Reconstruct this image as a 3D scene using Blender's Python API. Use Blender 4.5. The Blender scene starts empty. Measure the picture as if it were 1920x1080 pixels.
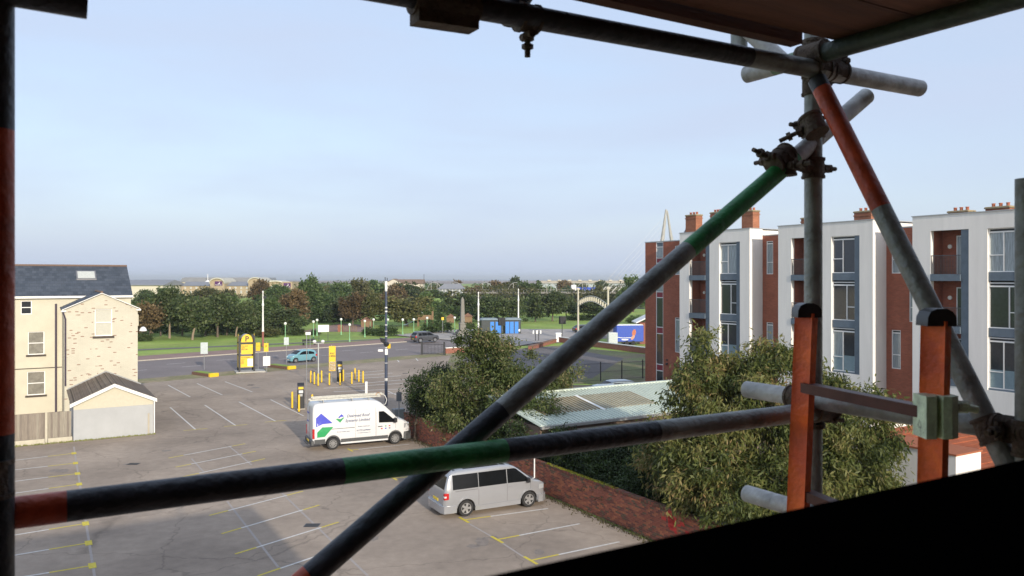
import bpy, math, random
import numpy as np
from mathutils import Vector, Matrix
R = math.radians
sc = bpy.context.scene
C = sc.collection
H = 10.0          # eye height above the car park
F = 1500.0        # focal length in pixels of a 1920 wide picture (28 mm lens)
HZ = 522.0        # row of the sea horizon

# ---------------------------------------------------------------- camera, sky, sun
cam_d = bpy.data.cameras.new('camera'); cam = bpy.data.objects.new('camera', cam_d); C.objects.link(cam)
cam.location = (0, 0, H); cam.rotation_euler = (R(90), 0, 0)
cam_d.sensor_width = 36; cam_d.lens = 36 * F / 1920; cam_d.shift_y = -(540 - HZ) / 1920
cam_d.clip_start = 0.05; cam_d.clip_end = 60000
cam_d.dof.use_dof = True; cam_d.dof.focus_distance = 32; cam_d.dof.aperture_fstop = 9.5
sc.camera = cam
TH = 30.75                      # the whole block stands turned by this angle
UX, UY = -math.sin(R(TH)), math.cos(R(TH))      # U: away, along the brick wall
VX, VY = math.cos(R(TH)), math.sin(R(TH))       # V: to the right
SUN_EL = 17.5
sun_to = Vector((-UX - 0.10 * VX, -UY - 0.10 * VY, 0)).normalized()
sun_dir = Vector((sun_to.x * math.cos(R(SUN_EL)), sun_to.y * math.cos(R(SUN_EL)), math.sin(R(SUN_EL))))
sl = bpy.data.lights.new('sun', 'SUN'); so = bpy.data.objects.new('sun', sl); C.objects.link(so)
sl.energy = 2.7; sl.angle = R(0.6); sl.color = (1.0, 0.90, 0.76)
so.rotation_euler = sun_dir.to_track_quat('Z', 'Y').to_euler(); so.location = (20, -40, 60)
w = bpy.data.worlds.new('World'); sc.world = w; w.use_nodes = True
nt = w.node_tree; nt.nodes.clear()
N = nt.nodes.new; L = nt.links.new
sky = N('ShaderNodeTexSky'); sky.sky_type = 'NISHITA'; sky.sun_disc = False
sky.sun_elevation = R(SUN_EL); sky.sun_rotation = math.atan2(sun_dir.x, sun_dir.y)
sky.air_density = 1.0; sky.dust_density = 2.0; sky.ozone_density = 1.4; sky.altitude = 10
tc = N('ShaderNodeTexCoord'); mp = N('ShaderNodeMapping'); mp.inputs['Scale'].default_value = (1.0, 1.4, 5.5)
mp.inputs['Rotation'].default_value = (0, R(8), R(20))
n1 = N('ShaderNodeTexNoise'); n1.inputs['Scale'].default_value = 1.7; n1.inputs['Detail'].default_value = 6; n1.inputs['Roughness'].default_value = 0.52; n1.inputs['Distortion'].default_value = 0.3
rp = N('ShaderNodeValToRGB'); rp.color_ramp.elements[0].position = 0.36; rp.color_ramp.elements[0].color = (0.66, 0.66, 0.66, 1)
rp.color_ramp.elements[1].position = 0.72; rp.color_ramp.elements[1].color = (0.97, 0.97, 0.97, 1)
mx = N('ShaderNodeMix'); mx.data_type = 'RGBA'
CLOUD = (2.44, 2.81, 3.60, 1)
mx.inputs[7].default_value = CLOUD
bg = N('ShaderNodeBackground'); bg.inputs['Strength'].default_value = 0.15
wo = N('ShaderNodeOutputWorld')
L(tc.outputs['Generated'], mp.inputs['Vector']); L(mp.outputs[0], n1.inputs['Vector']); L(n1.outputs['Fac'], rp.inputs[0])
sz_ = N('ShaderNodeSeparateXYZ'); L(tc.outputs['Generated'], sz_.inputs[0])   # the thin veil of cloud closes up toward the horizon
hz_ = N('ShaderNodeMapRange'); hz_.inputs[1].default_value = 0.0; hz_.inputs[2].default_value = 0.30; hz_.inputs[3].default_value = 0.97; hz_.inputs[4].default_value = 0.0; L(sz_.outputs[2], hz_.inputs[0])
mxm = N('ShaderNodeMath'); mxm.operation = 'MAXIMUM'; L(rp.outputs[0], mxm.inputs[0]); L(hz_.outputs[0], mxm.inputs[1]); L(mxm.outputs[0], mx.inputs[0]); L(sky.outputs[0], mx.inputs[6]); L(mx.outputs[2], bg.inputs['Color']); L(bg.outputs[0], wo.inputs[0])
vs = sc.view_settings; vs.view_transform = 'Standard'; vs.look = 'None'; vs.gamma = 1; vs.exposure = 0.75; vs.use_curve_mapping = False
sc.render.resolution_x = 1024; sc.render.resolution_y = 576
sc.cycles.volume_bounces = 0

# ---------------------------------------------------------------- helpers
def G(px, py, z=0.0):            # a point of the ground (height z) seen at that place of the photograph
    Y = F * (H - z) / (py - HZ)
    return ((px - 960) / F * Y, Y, z)
def P(px, py, Y):
    return ((px - 960) / F * Y, Y, H - (py - HZ) / F * Y)
def rot2(x, y, a):
    c, s = math.cos(a), math.sin(a); return (x * c - y * s, x * s + y * c)

class MB:
    def __init__(s): s.v = []; s.f = []; s.mi = []; s.m = 0
    def poly(s, pts):
        n = len(s.v); s.v += [tuple(p) for p in pts]; s.f.append(tuple(range(n, n + len(pts)))); s.mi.append(s.m); return s
    def box(s, x0, x1, y0, y1, z0, z1):
        if x0 > x1: x0, x1 = x1, x0
        if y0 > y1: y0, y1 = y1, y0
        if z0 > z1: z0, z1 = z1, z0
        n = len(s.v)
        s.v += [(x0,y0,z0),(x1,y0,z0),(x1,y1,z0),(x0,y1,z0),(x0,y0,z1),(x1,y0,z1),(x1,y1,z1),(x0,y1,z1)]
        for f in ((0,3,2,1),(4,5,6,7),(0,1,5,4),(1,2,6,5),(2,3,7,6),(3,0,4,7)):
            s.f.append(tuple(n + i for i in f)); s.mi.append(s.m)
        return s
    def bbox(s, x0, x1, y0, y1, z0, z1, b=0.02):      # box with chamfered vertical and top edges
        pts = [(x0+b,y0),(x1-b,y0),(x1,y0+b),(x1,y1-b),(x1-b,y1),(x0+b,y1),(x0,y1-b),(x0,y0+b)]
        cx, cy = (x0+x1)/2, (y0+y1)/2
        r = [[(x,y,z0) for x,y in pts],[(x,y,z1-b) for x,y in pts],
             [(cx+(x-cx)*max(0.05,1-2*b/abs(x1-x0)), cy+(y-cy)*max(0.05,1-2*b/abs(y1-y0)), z1) for x,y in pts]]
        s.rings(r); return s
    def rings(s, r, caps=True, close=True):
        n = len(s.v); k = len(r[0])
        for q in r: s.v += [tuple(p) for p in q]
        for i in range(len(r) - 1):
            for j in range(k if close else k - 1):
                a = n + i*k + j; b = n + i*k + (j+1) % k
                s.f.append((a, b, b + k, a + k)); s.mi.append(s.m)
        if caps:
            s.f.append(tuple(n + j for j in reversed(range(k)))); s.mi.append(s.m)
            s.f.append(tuple(n + (len(r)-1)*k + j for j in range(k))); s.mi.append(s.m)
        return s
    def tube(s, p0, p1, r0, r1=None, n=10, caps=True):
        if r1 is None: r1 = r0
        p0 = Vector(p0); p1 = Vector(p1); d = (p1 - p0).normalized()
        a = d.cross(Vector((0,0,1)));
        if a.length < 0.01: a = d.cross(Vector((0,1,0)))
        a.normalize(); b = a.cross(d)
        rr = []
        for p, r in ((p0, r0), (p1, r1)):
            rr.append([p + (a*math.cos(t) + b*math.sin(t))*(-r) for t in [2*math.pi*i/n for i in range(n)]])
        s.rings(rr, caps); return s
    def path(s, pts, rad, n=8, caps=True):
        pts = [Vector(p) for p in pts]
        if not hasattr(rad, '__len__'): rad = [rad]*len(pts)
        rr = []; prev = None
        for i, p in enumerate(pts):
            d = (pts[min(i+1, len(pts)-1)] - pts[max(i-1, 0)]).normalized()
            if prev is None:
                a = d.cross(Vector((0,0,1)))
                if a.length < 0.05: a = d.cross(Vector((0,1,0)))
            else: a = prev - d * prev.dot(d)
            a.normalize(); prev = a; b = d.cross(a)
            rr.append([p + (a*math.cos(t) + b*math.sin(t))*rad[i] for t in [2*math.pi*j/n for j in range(n)]])
        s.rings(rr, caps); return s
    def lathe(s, prof, cx=0, cy=0, n=16):
        s.rings([[(cx + r*math.cos(2*math.pi*j/n), cy + r*math.sin(2*math.pi*j/n), z) for j in range(n)] for r, z in prof]); return s
    def prism(s, pts, axis, a0, a1):                    # polygon of 2-D points pushed along an axis
        def mk(p, a):
            return (a, p[0], p[1]) if axis == 'x' else ((p[0], a, p[1]) if axis == 'y' else (p[0], p[1], a))
        n = len(pts); k = len(s.v)
        s.v += [mk(p, a0) for p in pts] + [mk(p, a1) for p in pts]
        s.f.append(tuple(k + i for i in range(n))); s.mi.append(s.m)
        s.f.append(tuple(k + n + i for i in reversed(range(n)))); s.mi.append(s.m)
        for i in range(n):
            j = (i+1) % n; s.f.append((k+i, k+n+i, k+n+j, k+j)); s.mi.append(s.m)
        return s
    def wall(s, ax, a0, a1, z0, z1, d0, d1, holes=()):   # a wall of blocks leaving its openings free
        za = sorted({z0, z1} | {h[2] for h in holes} | {h[3] for h in holes})
        za = [z for z in za if z0 <= z <= z1]
        for i in range(len(za) - 1):
            zl, zh = za[i], za[i+1]; zm = (zl + zh)/2
            hs = sorted((h[0], h[1]) for h in holes if h[2] < zm < h[3])
            c = a0
            for h0, h1 in hs + [(a1, a1)]:
                if h0 > c + 1e-6:
                    if ax == 'x': s.box(c, h0, d0, d1, zl, zh)
                    else: s.box(d0, d1, c, h0, zl, zh)
                c = max(c, h1)
        return s
    def xf(s, fn, start=0):
        s.v[start:] = [tuple(fn(p)) for p in s.v[start:]]; return s

def fixn(me):
    import bmesh
    bm = bmesh.new(); bm.from_mesh(me); bmesh.ops.recalc_face_normals(bm, faces=bm.faces); bm.to_mesh(me); bm.free()

def part(name, mb, mat, parent=None, world=False, smooth=False, loc=None, fix=True):
    me = bpy.data.meshes.new(name)
    vv = mb.v
    if world and parent is not None:
        l = parent.location; vv = [(x-l.x, y-l.y, z-l.z) for x, y, z in vv]
    me.from_pydata(vv, [], mb.f)
    for m in (mat if isinstance(mat, (list, tuple)) else [mat]): me.materials.append(m)
    if isinstance(mat, (list, tuple)): me.polygons.foreach_set('material_index', mb.mi)
    if fix: fixn(me)
    if smooth:
        me.polygons.foreach_set('use_smooth', [True]*len(me.polygons))
        if smooth is not True: me.set_sharp_from_angle(angle=R(smooth))
        else: me.set_sharp_from_angle(angle=R(40))
    o = bpy.data.objects.new(name, me); C.objects.link(o)
    if parent is not None: o.parent = parent
    if loc: o.location = loc
    return o
def inst(name, me, parent, loc=(0,0,0), rz=0, scale=None):
    o = bpy.data.objects.new(name, me); C.objects.link(o); o.parent = parent; o.location = loc; o.rotation_euler = (0,0,rz)
    if scale: o.scale = scale
    return o
def tag(o, label, cat, group=None):
    o['label'] = label; o['category'] = cat
    if group: o['group'] = group
    return o
def thing(name, label, cat, loc=(0,0,0), rz=0, group=None):
    o = bpy.data.objects.new(name, None); C.objects.link(o); o.empty_display_size = 0.3
    o.location = loc; o.rotation_euler = (0,0,rz); return tag(o, label, cat, group)
def solo(name, mb, mat, label, cat, group=None, **k):
    return tag(part(name, mb, mat, **k), label, cat, group)
def struct(name, mb, mat, **k):
    o = part(name, mb, mat, **k); o['kind'] = 'structure'; return o
def dup(root, loc, rz=None, label=None, scale=None):
    r = root.copy(); C.objects.link(r); r.location = loc
    if rz is not None: r.rotation_euler = (0,0,rz)
    if label: r['label'] = label
    if scale: r.scale = scale
    for ch in list(root.children):
        c = ch.copy(); C.objects.link(c); c.parent = r
        for g in ch.children:
            d = g.copy(); C.objects.link(d); d.parent = c
    return r
def text(name, s, size, mat, parent, loc, rot, align='LEFT', xs=1.0, shear=0.0, ext=0.002, spacing=1.0):
    cu = bpy.data.curves.new(name, 'FONT'); cu.body = s; cu.size = size; cu.align_x = align; cu.shear = shear
    cu.extrude = ext; cu.offset = size*0.022; cu.space_line = spacing; cu.resolution_u = 3
    t = bpy.data.objects.new('tmp', cu); C.objects.link(t)
    bpy.context.view_layer.update()
    me = bpy.data.meshes.new_from_object(t.evaluated_get(bpy.context.evaluated_depsgraph_get()))
    bpy.data.objects.remove(t); bpy.data.curves.remove(cu)
    me.materials.clear(); me.materials.append(mat)
    o = bpy.data.objects.new(name, me); C.objects.link(o); o.parent = parent; o.location = loc; o.rotation_euler = rot; o.scale = (xs, 1, 1)
    return o

# ---------------------------------------------------------------- materials
_m = {}
def M(name, col, rough=0.6, metal=0.0, var=0.12, scale=6.0, bump=0.0, spec=0.5, coarse=0.0, bscale=None, coat=0.0, col2=None, pos=(0.45,0.62), c2scale=1.0, stretch=(1,1,1)):
    if name in _m: return _m[name]
    m = bpy.data.materials.new(name); m.use_nodes = True; t = m.node_tree
    b = t.nodes['Principled BSDF']; n = t.nodes.new; l = t.links.new
    b.inputs['Roughness'].default_value = rough; b.inputs['Metallic'].default_value = metal
    b.inputs['Specular IOR Level'].default_value = spec; b.inputs['Coat Weight'].default_value = coat
    tcn = n('ShaderNodeTexCoord'); mpn = n('ShaderNodeMapping'); mpn.inputs['Scale'].default_value = stretch
    l(tcn.outputs['Object'], mpn.inputs['Vector']); vec = mpn.outputs[0]
    no = n('ShaderNodeTexNoise'); no.inputs['Scale'].default_value = scale; no.inputs['Detail'].default_value = 5; no.inputs['Roughness'].default_value = 0.6
    l(vec, no.inputs['Vector'])
    mr = n('ShaderNodeMapRange'); mr.inputs[1].default_value = 0.25; mr.inputs[2].default_value = 0.75
    mr.inputs[3].default_value = 1 - var; mr.inputs[4].default_value = 1 + var; l(no.outputs['Fac'], mr.inputs[0]); fac = mr.outputs[0]
    if coarse:
        nc = n('ShaderNodeTexNoise'); nc.inputs['Scale'].default_value = scale/12; nc.inputs['Detail'].default_value = 4; l(vec, nc.inputs['Vector'])
        m2 = n('ShaderNodeMapRange'); m2.inputs[1].default_value = 0.3; m2.inputs[2].default_value = 0.7
        m2.inputs[3].default_value = 1 - coarse; m2.inputs[4].default_value = 1 + coarse; l(nc.outputs['Fac'], m2.inputs[0])
        mm = n('ShaderNodeMath'); mm.operation = 'MULTIPLY'; l(fac, mm.inputs[0]); l(m2.outputs[0], mm.inputs[1]); fac = mm.outputs[0]
    base = None
    if col2:
        n3 = n('ShaderNodeTexNoise'); n3.inputs['Scale'].default_value = c2scale; n3.inputs['Detail'].default_value = 6; n3.inputs['Roughness'].default_value = 0.65; l(vec, n3.inputs['Vector'])
        m3 = n('ShaderNodeMapRange'); m3.inputs[1].default_value = pos[0]; m3.inputs[2].default_value = pos[1]; l(n3.outputs['Fac'], m3.inputs[0])
        mc = n('ShaderNodeMix'); mc.data_type = 'RGBA'; mc.inputs[6].default_value = (*col, 1); mc.inputs[7].default_value = (*col2, 1); l(m3.outputs[0], mc.inputs[0]); base = mc.outputs[2]
    vm = n('ShaderNodeVectorMath'); vm.operation = 'SCALE'; l(fac, vm.inputs['Scale'])
    if base: l(base, vm.inputs[0])
    else: vm.inputs[0].default_value = col
    l(vm.outputs[0], b.inputs['Base Color'])
    if bump:
        nb = n('ShaderNodeTexNoise'); nb.inputs['Scale'].default_value = bscale or scale*4; nb.inputs['Detail'].default_value = 4; l(vec, nb.inputs['Vector'])
        bp = n('ShaderNodeBump'); bp.inputs['Strength'].default_value = bump; bp.inputs['Distance'].default_value = 0.02
        l(nb.outputs['Fac'], bp.inputs['Height']); l(bp.outputs[0], b.inputs['Normal'])
    _m[name] = m; return m

def brickmat(name, c1, c2, mortar, bw=0.225, bh=0.075, ms=0.010, rare=None, rough=0.85, bump=0.4, var=0.15, offset=0.5, rare_pos=(0.72,0.74), vary=1.0):
    """courses laid in the object's own frame, on whichever side of the block they fall"""
    m = bpy.data.materials.new(name); m.use_nodes = True; t = m.node_tree; n = t.nodes.new; l = t.links.new
    b = t.nodes['Principled BSDF']; b.inputs['Roughness'].default_value = rough; b.inputs['Specular IOR Level'].default_value = 0.25
    tcn = n('ShaderNodeTexCoord'); sx = n('ShaderNodeSeparateXYZ'); l(tcn.outputs['Object'], sx.inputs[0])
    sn = n('ShaderNodeSeparateXYZ'); l(tcn.outputs['Normal'], sn.inputs[0])
    ab = n('ShaderNodeMath'); ab.operation = 'ABSOLUTE'; l(sn.outputs[0], ab.inputs[0])
    gt = n('ShaderNodeMath'); gt.operation = 'GREATER_THAN'; gt.inputs[1].default_value = 0.7; l(ab.outputs[0], gt.inputs[0])
    mf = n('ShaderNodeMix'); mf.data_type = 'FLOAT'; l(gt.outputs[0], mf.inputs[0]); l(sx.outputs[0], mf.inputs[2]); l(sx.outputs[1], mf.inputs[3])
    cb = n('ShaderNodeCombineXYZ'); l(mf.outputs[0], cb.inputs[0]); l(sx.outputs[2], cb.inputs[1])
    br = n('ShaderNodeTexBrick'); l(cb.outputs[0], br.inputs['Vector'])
    br.inputs['Scale'].default_value = 1; br.inputs['Brick Width'].default_value = bw; br.inputs['Row Height'].default_value = bh
    br.inputs['Mortar Size'].default_value = ms; br.inputs['Mortar Smooth'].default_value = 0.1; br.offset = offset
    br.inputs['Color1'].default_value = (0,0,0,1); br.inputs['Color2'].default_value = (1,1,1,1); br.inputs['Mortar'].default_value = (0.5,0.5,0.5,1); br.inputs['Bias'].default_value = 0
    mc = n('ShaderNodeMix'); mc.data_type = 'RGBA'; mc.inputs[6].default_value = (*c1,1); mc.inputs[7].default_value = (*c2,1)
    l(br.outputs['Color'], mc.inputs[0]); last = mc.outputs[2]
    if rare:
        nr = n('ShaderNodeTexNoise'); nr.inputs['Scale'].default_value = 1.1; nr.inputs['Detail'].default_value = 3; l(cb.outputs[0], nr.inputs['Vector'])
        mu = n('ShaderNodeMath'); mu.operation = 'MULTIPLY_ADD'; mu.inputs[1].default_value = 0.30; l(nr.outputs['Fac'], mu.inputs[0]); 
        m5 = n('ShaderNodeMath'); m5.operation = 'MULTIPLY'; m5.inputs[1].default_value = 0.70; l(br.outputs['Color'], m5.inputs[0]); l(m5.outputs[0], mu.inputs[2])
        mr = n('ShaderNodeMapRange'); mr.inputs[1].default_value = rare_pos[0]; mr.inputs[2].default_value = rare_pos[1]; l(mu.outputs[0], mr.inputs[0])
        m6 = n('ShaderNodeMix'); m6.data_type = 'RGBA'; m6.inputs[7].default_value = (*rare,1); l(mr.outputs[0], m6.inputs[0]); l(last, m6.inputs[6]); last = m6.outputs[2]
    m7 = n('ShaderNodeMix'); m7.data_type = 'RGBA'; m7.inputs[7].default_value = (*mortar,1); l(br.outputs['Fac'], m7.inputs[0]); l(last, m7.inputs[6]); last = m7.outputs[2]
    no = n('ShaderNodeTexNoise'); no.inputs['Scale'].default_value = 0.9; no.inputs['Detail'].default_value = 7; no.inputs['Roughness'].default_value = 0.65; l(tcn.outputs['Object'], no.inputs['Vector'])
    mr = n('ShaderNodeMapRange'); mr.inputs[1].default_value = 0.3; mr.inputs[2].default_value = 0.7; mr.inputs[3].default_value = 1-var; mr.inputs[4].default_value = 1+var; l(no.outputs['Fac'], mr.inputs[0])
    vm = n('ShaderNodeVectorMath'); vm.operation = 'SCALE'; l(mr.outputs[0], vm.inputs['Scale']); l(last, vm.inputs[0]); l(vm.outputs[0], b.inputs['Base Color'])
    bp = n('ShaderNodeBump'); bp.inputs['Strength'].default_value = bump; bp.inputs['Distance'].default_value = 0.006; bp.invert = True
    l(br.outputs['Fac'], bp.inputs['Height']); l(bp.outputs[0], b.inputs['Normal'])
    return m

def leafmat(name, cols, trans=0.35):
    m = bpy.data.materials.new(name); m.use_nodes = True; t = m.node_tree; n = t.nodes.new; l = t.links.new; t.nodes.clear()
    ge = n('ShaderNodeNewGeometry'); at = n('ShaderNodeAttribute'); at.attribute_name = 'clump'; oi = n('ShaderNodeObjectInfo')
    a = n('ShaderNodeMath'); a.operation = 'MULTIPLY'; a.inputs[1].default_value = 0.45; l(ge.outputs['Random Per Island'], a.inputs[0])
    b2 = n('ShaderNodeMath'); b2.operation = 'MULTIPLY_ADD'; b2.inputs[1].default_value = 0.55; l(at.outputs['Fac'], b2.inputs[0]); l(a.outputs[0], b2.inputs[2])
    rp = n('ShaderNodeValToRGB'); l(b2.outputs[0], rp.inputs[0]); e = rp.color_ramp.elements
    e[0].position = 0.1; e[0].color = (*cols[0],1); e[1].position = 0.95; e[1].color = (*cols[-1],1)
    for i, c in enumerate(cols[1:-1]): q = e.new(0.1 + 0.85*(i+1)/(len(cols)-1)); q.color = (*c,1)
    hs = n('ShaderNodeHueSaturation'); mr = n('ShaderNodeMapRange'); mr.inputs[3].default_value = 0.8; mr.inputs[4].default_value = 1.25; l(oi.outputs['Random'], mr.inputs[0])
    l(mr.outputs[0], hs.inputs['Value']); l(rp.outputs[0], hs.inputs['Color'])
    df = n('ShaderNodeBsdfPrincipled'); df.inputs['Roughness'].default_value = 0.5; df.inputs['Specular IOR Level'].default_value = 0.3
    tr = n('ShaderNodeBsdfTranslucent'); ms = n('ShaderNodeMixShader'); ms.inputs[0].default_value = trans; o = n('ShaderNodeOutputMaterial')
    l(hs.outputs[0], df.inputs['Base Color']); l(hs.outputs[0], tr.inputs[0]); l(df.outputs[0], ms.inputs[1]); l(tr.outputs[0], ms.inputs[2]); l(ms.outputs[0], o.inputs[0])
    return m

WHITE = M('white paint', (0.78,0.78,0.75), 0.5, var=0.05)
UPVC = M('white window plastic', (0.8,0.8,0.78), 0.35, var=0.03)
BLACK = M('black plastic', (0.02,0.02,0.022), 0.4)
IRON = M('dark painted steel', (0.035,0.036,0.04), 0.45, var=0.2)
GALV = M('galvanised steel', (0.36,0.37,0.38), 0.42, metal=0.7, var=0.22, scale=14)
YEL = M('yellow paint', (0.78,0.50,0.02), 0.5, var=0.1)
GLASS = M('dark window glass', (0.03,0.036,0.042), 0.06, var=0.2, spec=0.8)
GLASS_PALE = M('pale window glass', (0.30,0.33,0.34), 0.12, var=0.3, scale=2.5, spec=0.8)  # pane colour set to a mottled pale blue-grey
CARGLASS = M('tinted car glass', (0.008,0.009,0.010), 0.10, var=0.1, spec=0.12)
RUBBER = M('tyre rubber', (0.02,0.02,0.021), 0.8, var=0.2)
LEAD = M('grey zinc cladding', (0.12,0.155,0.19), 0.5, metal=0.0, var=0.15, scale=3)
# ================================================================ SETTING
grass = M('mown grass', (0.215,0.32,0.05), 0.9, var=0.22, scale=1.4, coarse=0.25, bump=0.6, bscale=9, col2=(0.28,0.32,0.075), c2scale=0.12, pos=(0.45,0.75))
scrub = M('rough verge grass', (0.21,0.20,0.09), 0.95, var=0.3, scale=2.5, coarse=0.2, bump=0.8, bscale=14, col2=(0.30,0.24,0.15), c2scale=0.5)
asph = M('worn car park asphalt', (0.35,0.285,0.225), 0.92, var=0.13, scale=2.2, coarse=0.16, bump=0.35, bscale=60, col2=(0.255,0.207,0.165), c2scale=0.13, pos=(0.45,0.72), spec=0.25)
def weather(m, crack=0.55, cs=0.45):
    t = m.node_tree; n = t.nodes.new; l = t.links.new; b = t.nodes['Principled BSDF']; src = b.inputs['Base Color'].links[0].from_socket
    tcn = n('ShaderNodeTexCoord'); nz = n('ShaderNodeTexNoise'); nz.inputs['Scale'].default_value = 1.3; nz.inputs['Detail'].default_value = 5
    mp_ = n('ShaderNodeVectorMath'); mp_.operation = 'MULTIPLY_ADD'; mp_.inputs[1].default_value = (1.2,1.2,0); l(tcn.outputs['Object'], nz.inputs['Vector']); l(nz.outputs['Color'], mp_.inputs[0]); l(tcn.outputs['Object'], mp_.inputs[2])
    vo = n('ShaderNodeTexVoronoi'); vo.feature = 'DISTANCE_TO_EDGE'; vo.inputs['Scale'].default_value = cs*0.45; l(mp_.outputs[0], vo.inputs['Vector'])
    mr = n('ShaderNodeMapRange'); mr.inputs[1].default_value = 0.0; mr.inputs[2].default_value = 0.010; mr.inputs[3].default_value = crack; mr.inputs[4].default_value = 1.0; l(vo.outputs['Distance'], mr.inputs[0])
    n2_ = n('ShaderNodeTexNoise'); n2_.inputs['Scale'].default_value = 45; n2_.inputs['Detail'].default_value = 2; l(tcn.outputs['Object'], n2_.inputs['Vector'])
    m2 = n('ShaderNodeMapRange'); m2.inputs[1].default_value = 0.3; m2.inputs[2].default_value = 0.7; m2.inputs[3].default_value = 0.86; m2.inputs[4].default_value = 1.14; l(n2_.outputs['Fac'], m2.inputs[0])
    mu = n('ShaderNodeMath'); mu.operation = 'MULTIPLY'; l(mr.outputs[0], mu.inputs[0]); l(m2.outputs[0], mu.inputs[1])
    v = n('ShaderNodeVectorMath'); v.operation = 'SCALE'; l(src, v.inputs[0]); l(mu.outputs[0], v.inputs['Scale']); l(v.outputs[0], b.inputs['Base Color'])
weather(asph, 0.72)
roadm = M('road asphalt', (0.215,0.185,0.175), 0.85, var=0.10, scale=3, coarse=0.10, bump=0.2, bscale=60, spec=0.3)
pinkpave = M('red brown paving', (0.27,0.18,0.15), 0.9, var=0.12, scale=5, coarse=0.1)
plazam = M('pale grey paving', (0.36,0.33,0.30), 0.85, var=0.10, scale=4, coarse=0.1)
kerbm = M('pale kerb stone', (0.42,0.38,0.31), 0.85, var=0.15, scale=5)

struct('ground', MB().poly([(-3000,-200,-0.02),(3000,-200,-0.02),(3000,1500,-0.02),(-3000,1500,-0.02)]), grass)
struct('beach', MB().poly([(-9000,1500,-0.3),(9000,1500,-0.3),(9000,3900,-0.3),(-9000,3900,-0.3)]), M('tidal mud and sand', (0.26,0.20,0.165), 0.8, var=0.2, scale=0.004, coarse=0.3))
struct('sea', MB().poly([(-40000,3900,-0.35),(40000,3900,-0.35),(40000,45000,-0.35),(-40000,45000,-0.35)]), M('grey sea water', (0.14,0.17,0.20), 0.35, var=0.1, scale=0.002))
struct('lake', MB().poly([(-70,262,0.02),(95,262,0.02),(110,330,0.02),(-80,330,0.02)]), M('lake water', (0.10,0.14,0.17), 0.08, var=0.1, scale=0.3, bump=0.15, bscale=3))

# kerb lines: near kerb of the boulevard and far kerb
d2 = Vector((0.70, 0.714)).normalized(); nn = Vector((-d2.y, d2.x))
K = Vector((-20.5, 96.2))                 # a point of the near kerb
def rd(a, off, z=0.0):
    p = K + d2*a + nn*off; return (p.x, p.y, z)
def strip(a0, a1, o0, o1, z):
    return MB().poly([rd(a0,o0,z), rd(a1,o0,z), rd(a1,o1,z), rd(a0,o1,z)])
cp = struct('car_park', MB().poly([(-75,-5,0),(26,-5,0),(-6.9,51.2,0),(-7.4,rd(0,-3)[1]+13.5,0), rd(-75,-3.2,0)]), asph)
struct('verge', strip(-90, 22, -3.4, 0, 0.012), scrub)
struct('road', strip(-120, 150, 0, 17.7, 0.008), roadm)
struct('pavement', strip(-120, 46, 17.95, 23.5, 0.10).box(0,0.001,0,0.001,-1,-0.99), pinkpave)
mb = MB()
for a in np.arange(-110, 60, 1.0):         # kerb stones
    p0, p1, p2, p3 = rd(a+0.01,17.7), rd(a+0.98,17.7), rd(a+0.98,17.95), rd(a+0.01,17.95)
    mb.rings([[p0,p1,p2,p3],[(q[0],q[1],0.12) for q in (p0,p1,p2,p3)]])
o = struct('kerb', mb, kerbm)
struct('path', MB().poly([(-75,97,0.01),(-40,118,0.01),(-10,138,0.01),(-10,140,0.01),(-40,120.5,0.01),(-75,99.5,0.01)]), M('grey park path', (0.15,0.14,0.13), 0.9))
struct('plaza', MB().poly([G(735,628,0.11),G(870,616.5,0.11),G(1085,617,0.11),G(1090,624,0.11),G(1065,633,0.11),G(960,650,0.11),G(880,641,0.11)]), plazam)
struct('path', MB().poly([G(560,622,0.015),G(690,622,0.015),G(700,611,0.015),G(640,606,0.015)]), pinkpave)
# ground beyond the brick wall: yard and small plot
struct('yard', MB().poly([(26,-6,0.01),(60,-6,0.01),(60,75,0.01),(-5,75,0.01),(-6.3,51.2,0.01)]), M('yard dirt', (0.12,0.10,0.075), 0.95, var=0.25, scale=2, coarse=0.3, col2=(0.07,0.10,0.035), c2scale=0.3))
struct('plot_grass', MB().poly([(-7,76,0.008),(18.5,76,0.008),(21,101,0.008),(7,119,0.008),(-8,106,0.008)]), M('dry plot grass', (0.17,0.185,0.07), 0.95, var=0.25, scale=1.5, coarse=0.2, bump=0.6, bscale=10, col2=(0.20,0.165,0.10), c2scale=0.2))
struct('plot', MB().poly([(-6,78,0.015),(8,80,0.015),(14,100,0.015),(6,118,0.015),(-6,106,0.015)]), M('plot asphalt', (0.14,0.125,0.12), 0.9, var=0.15, coarse=0.2, scale=2))
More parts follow.
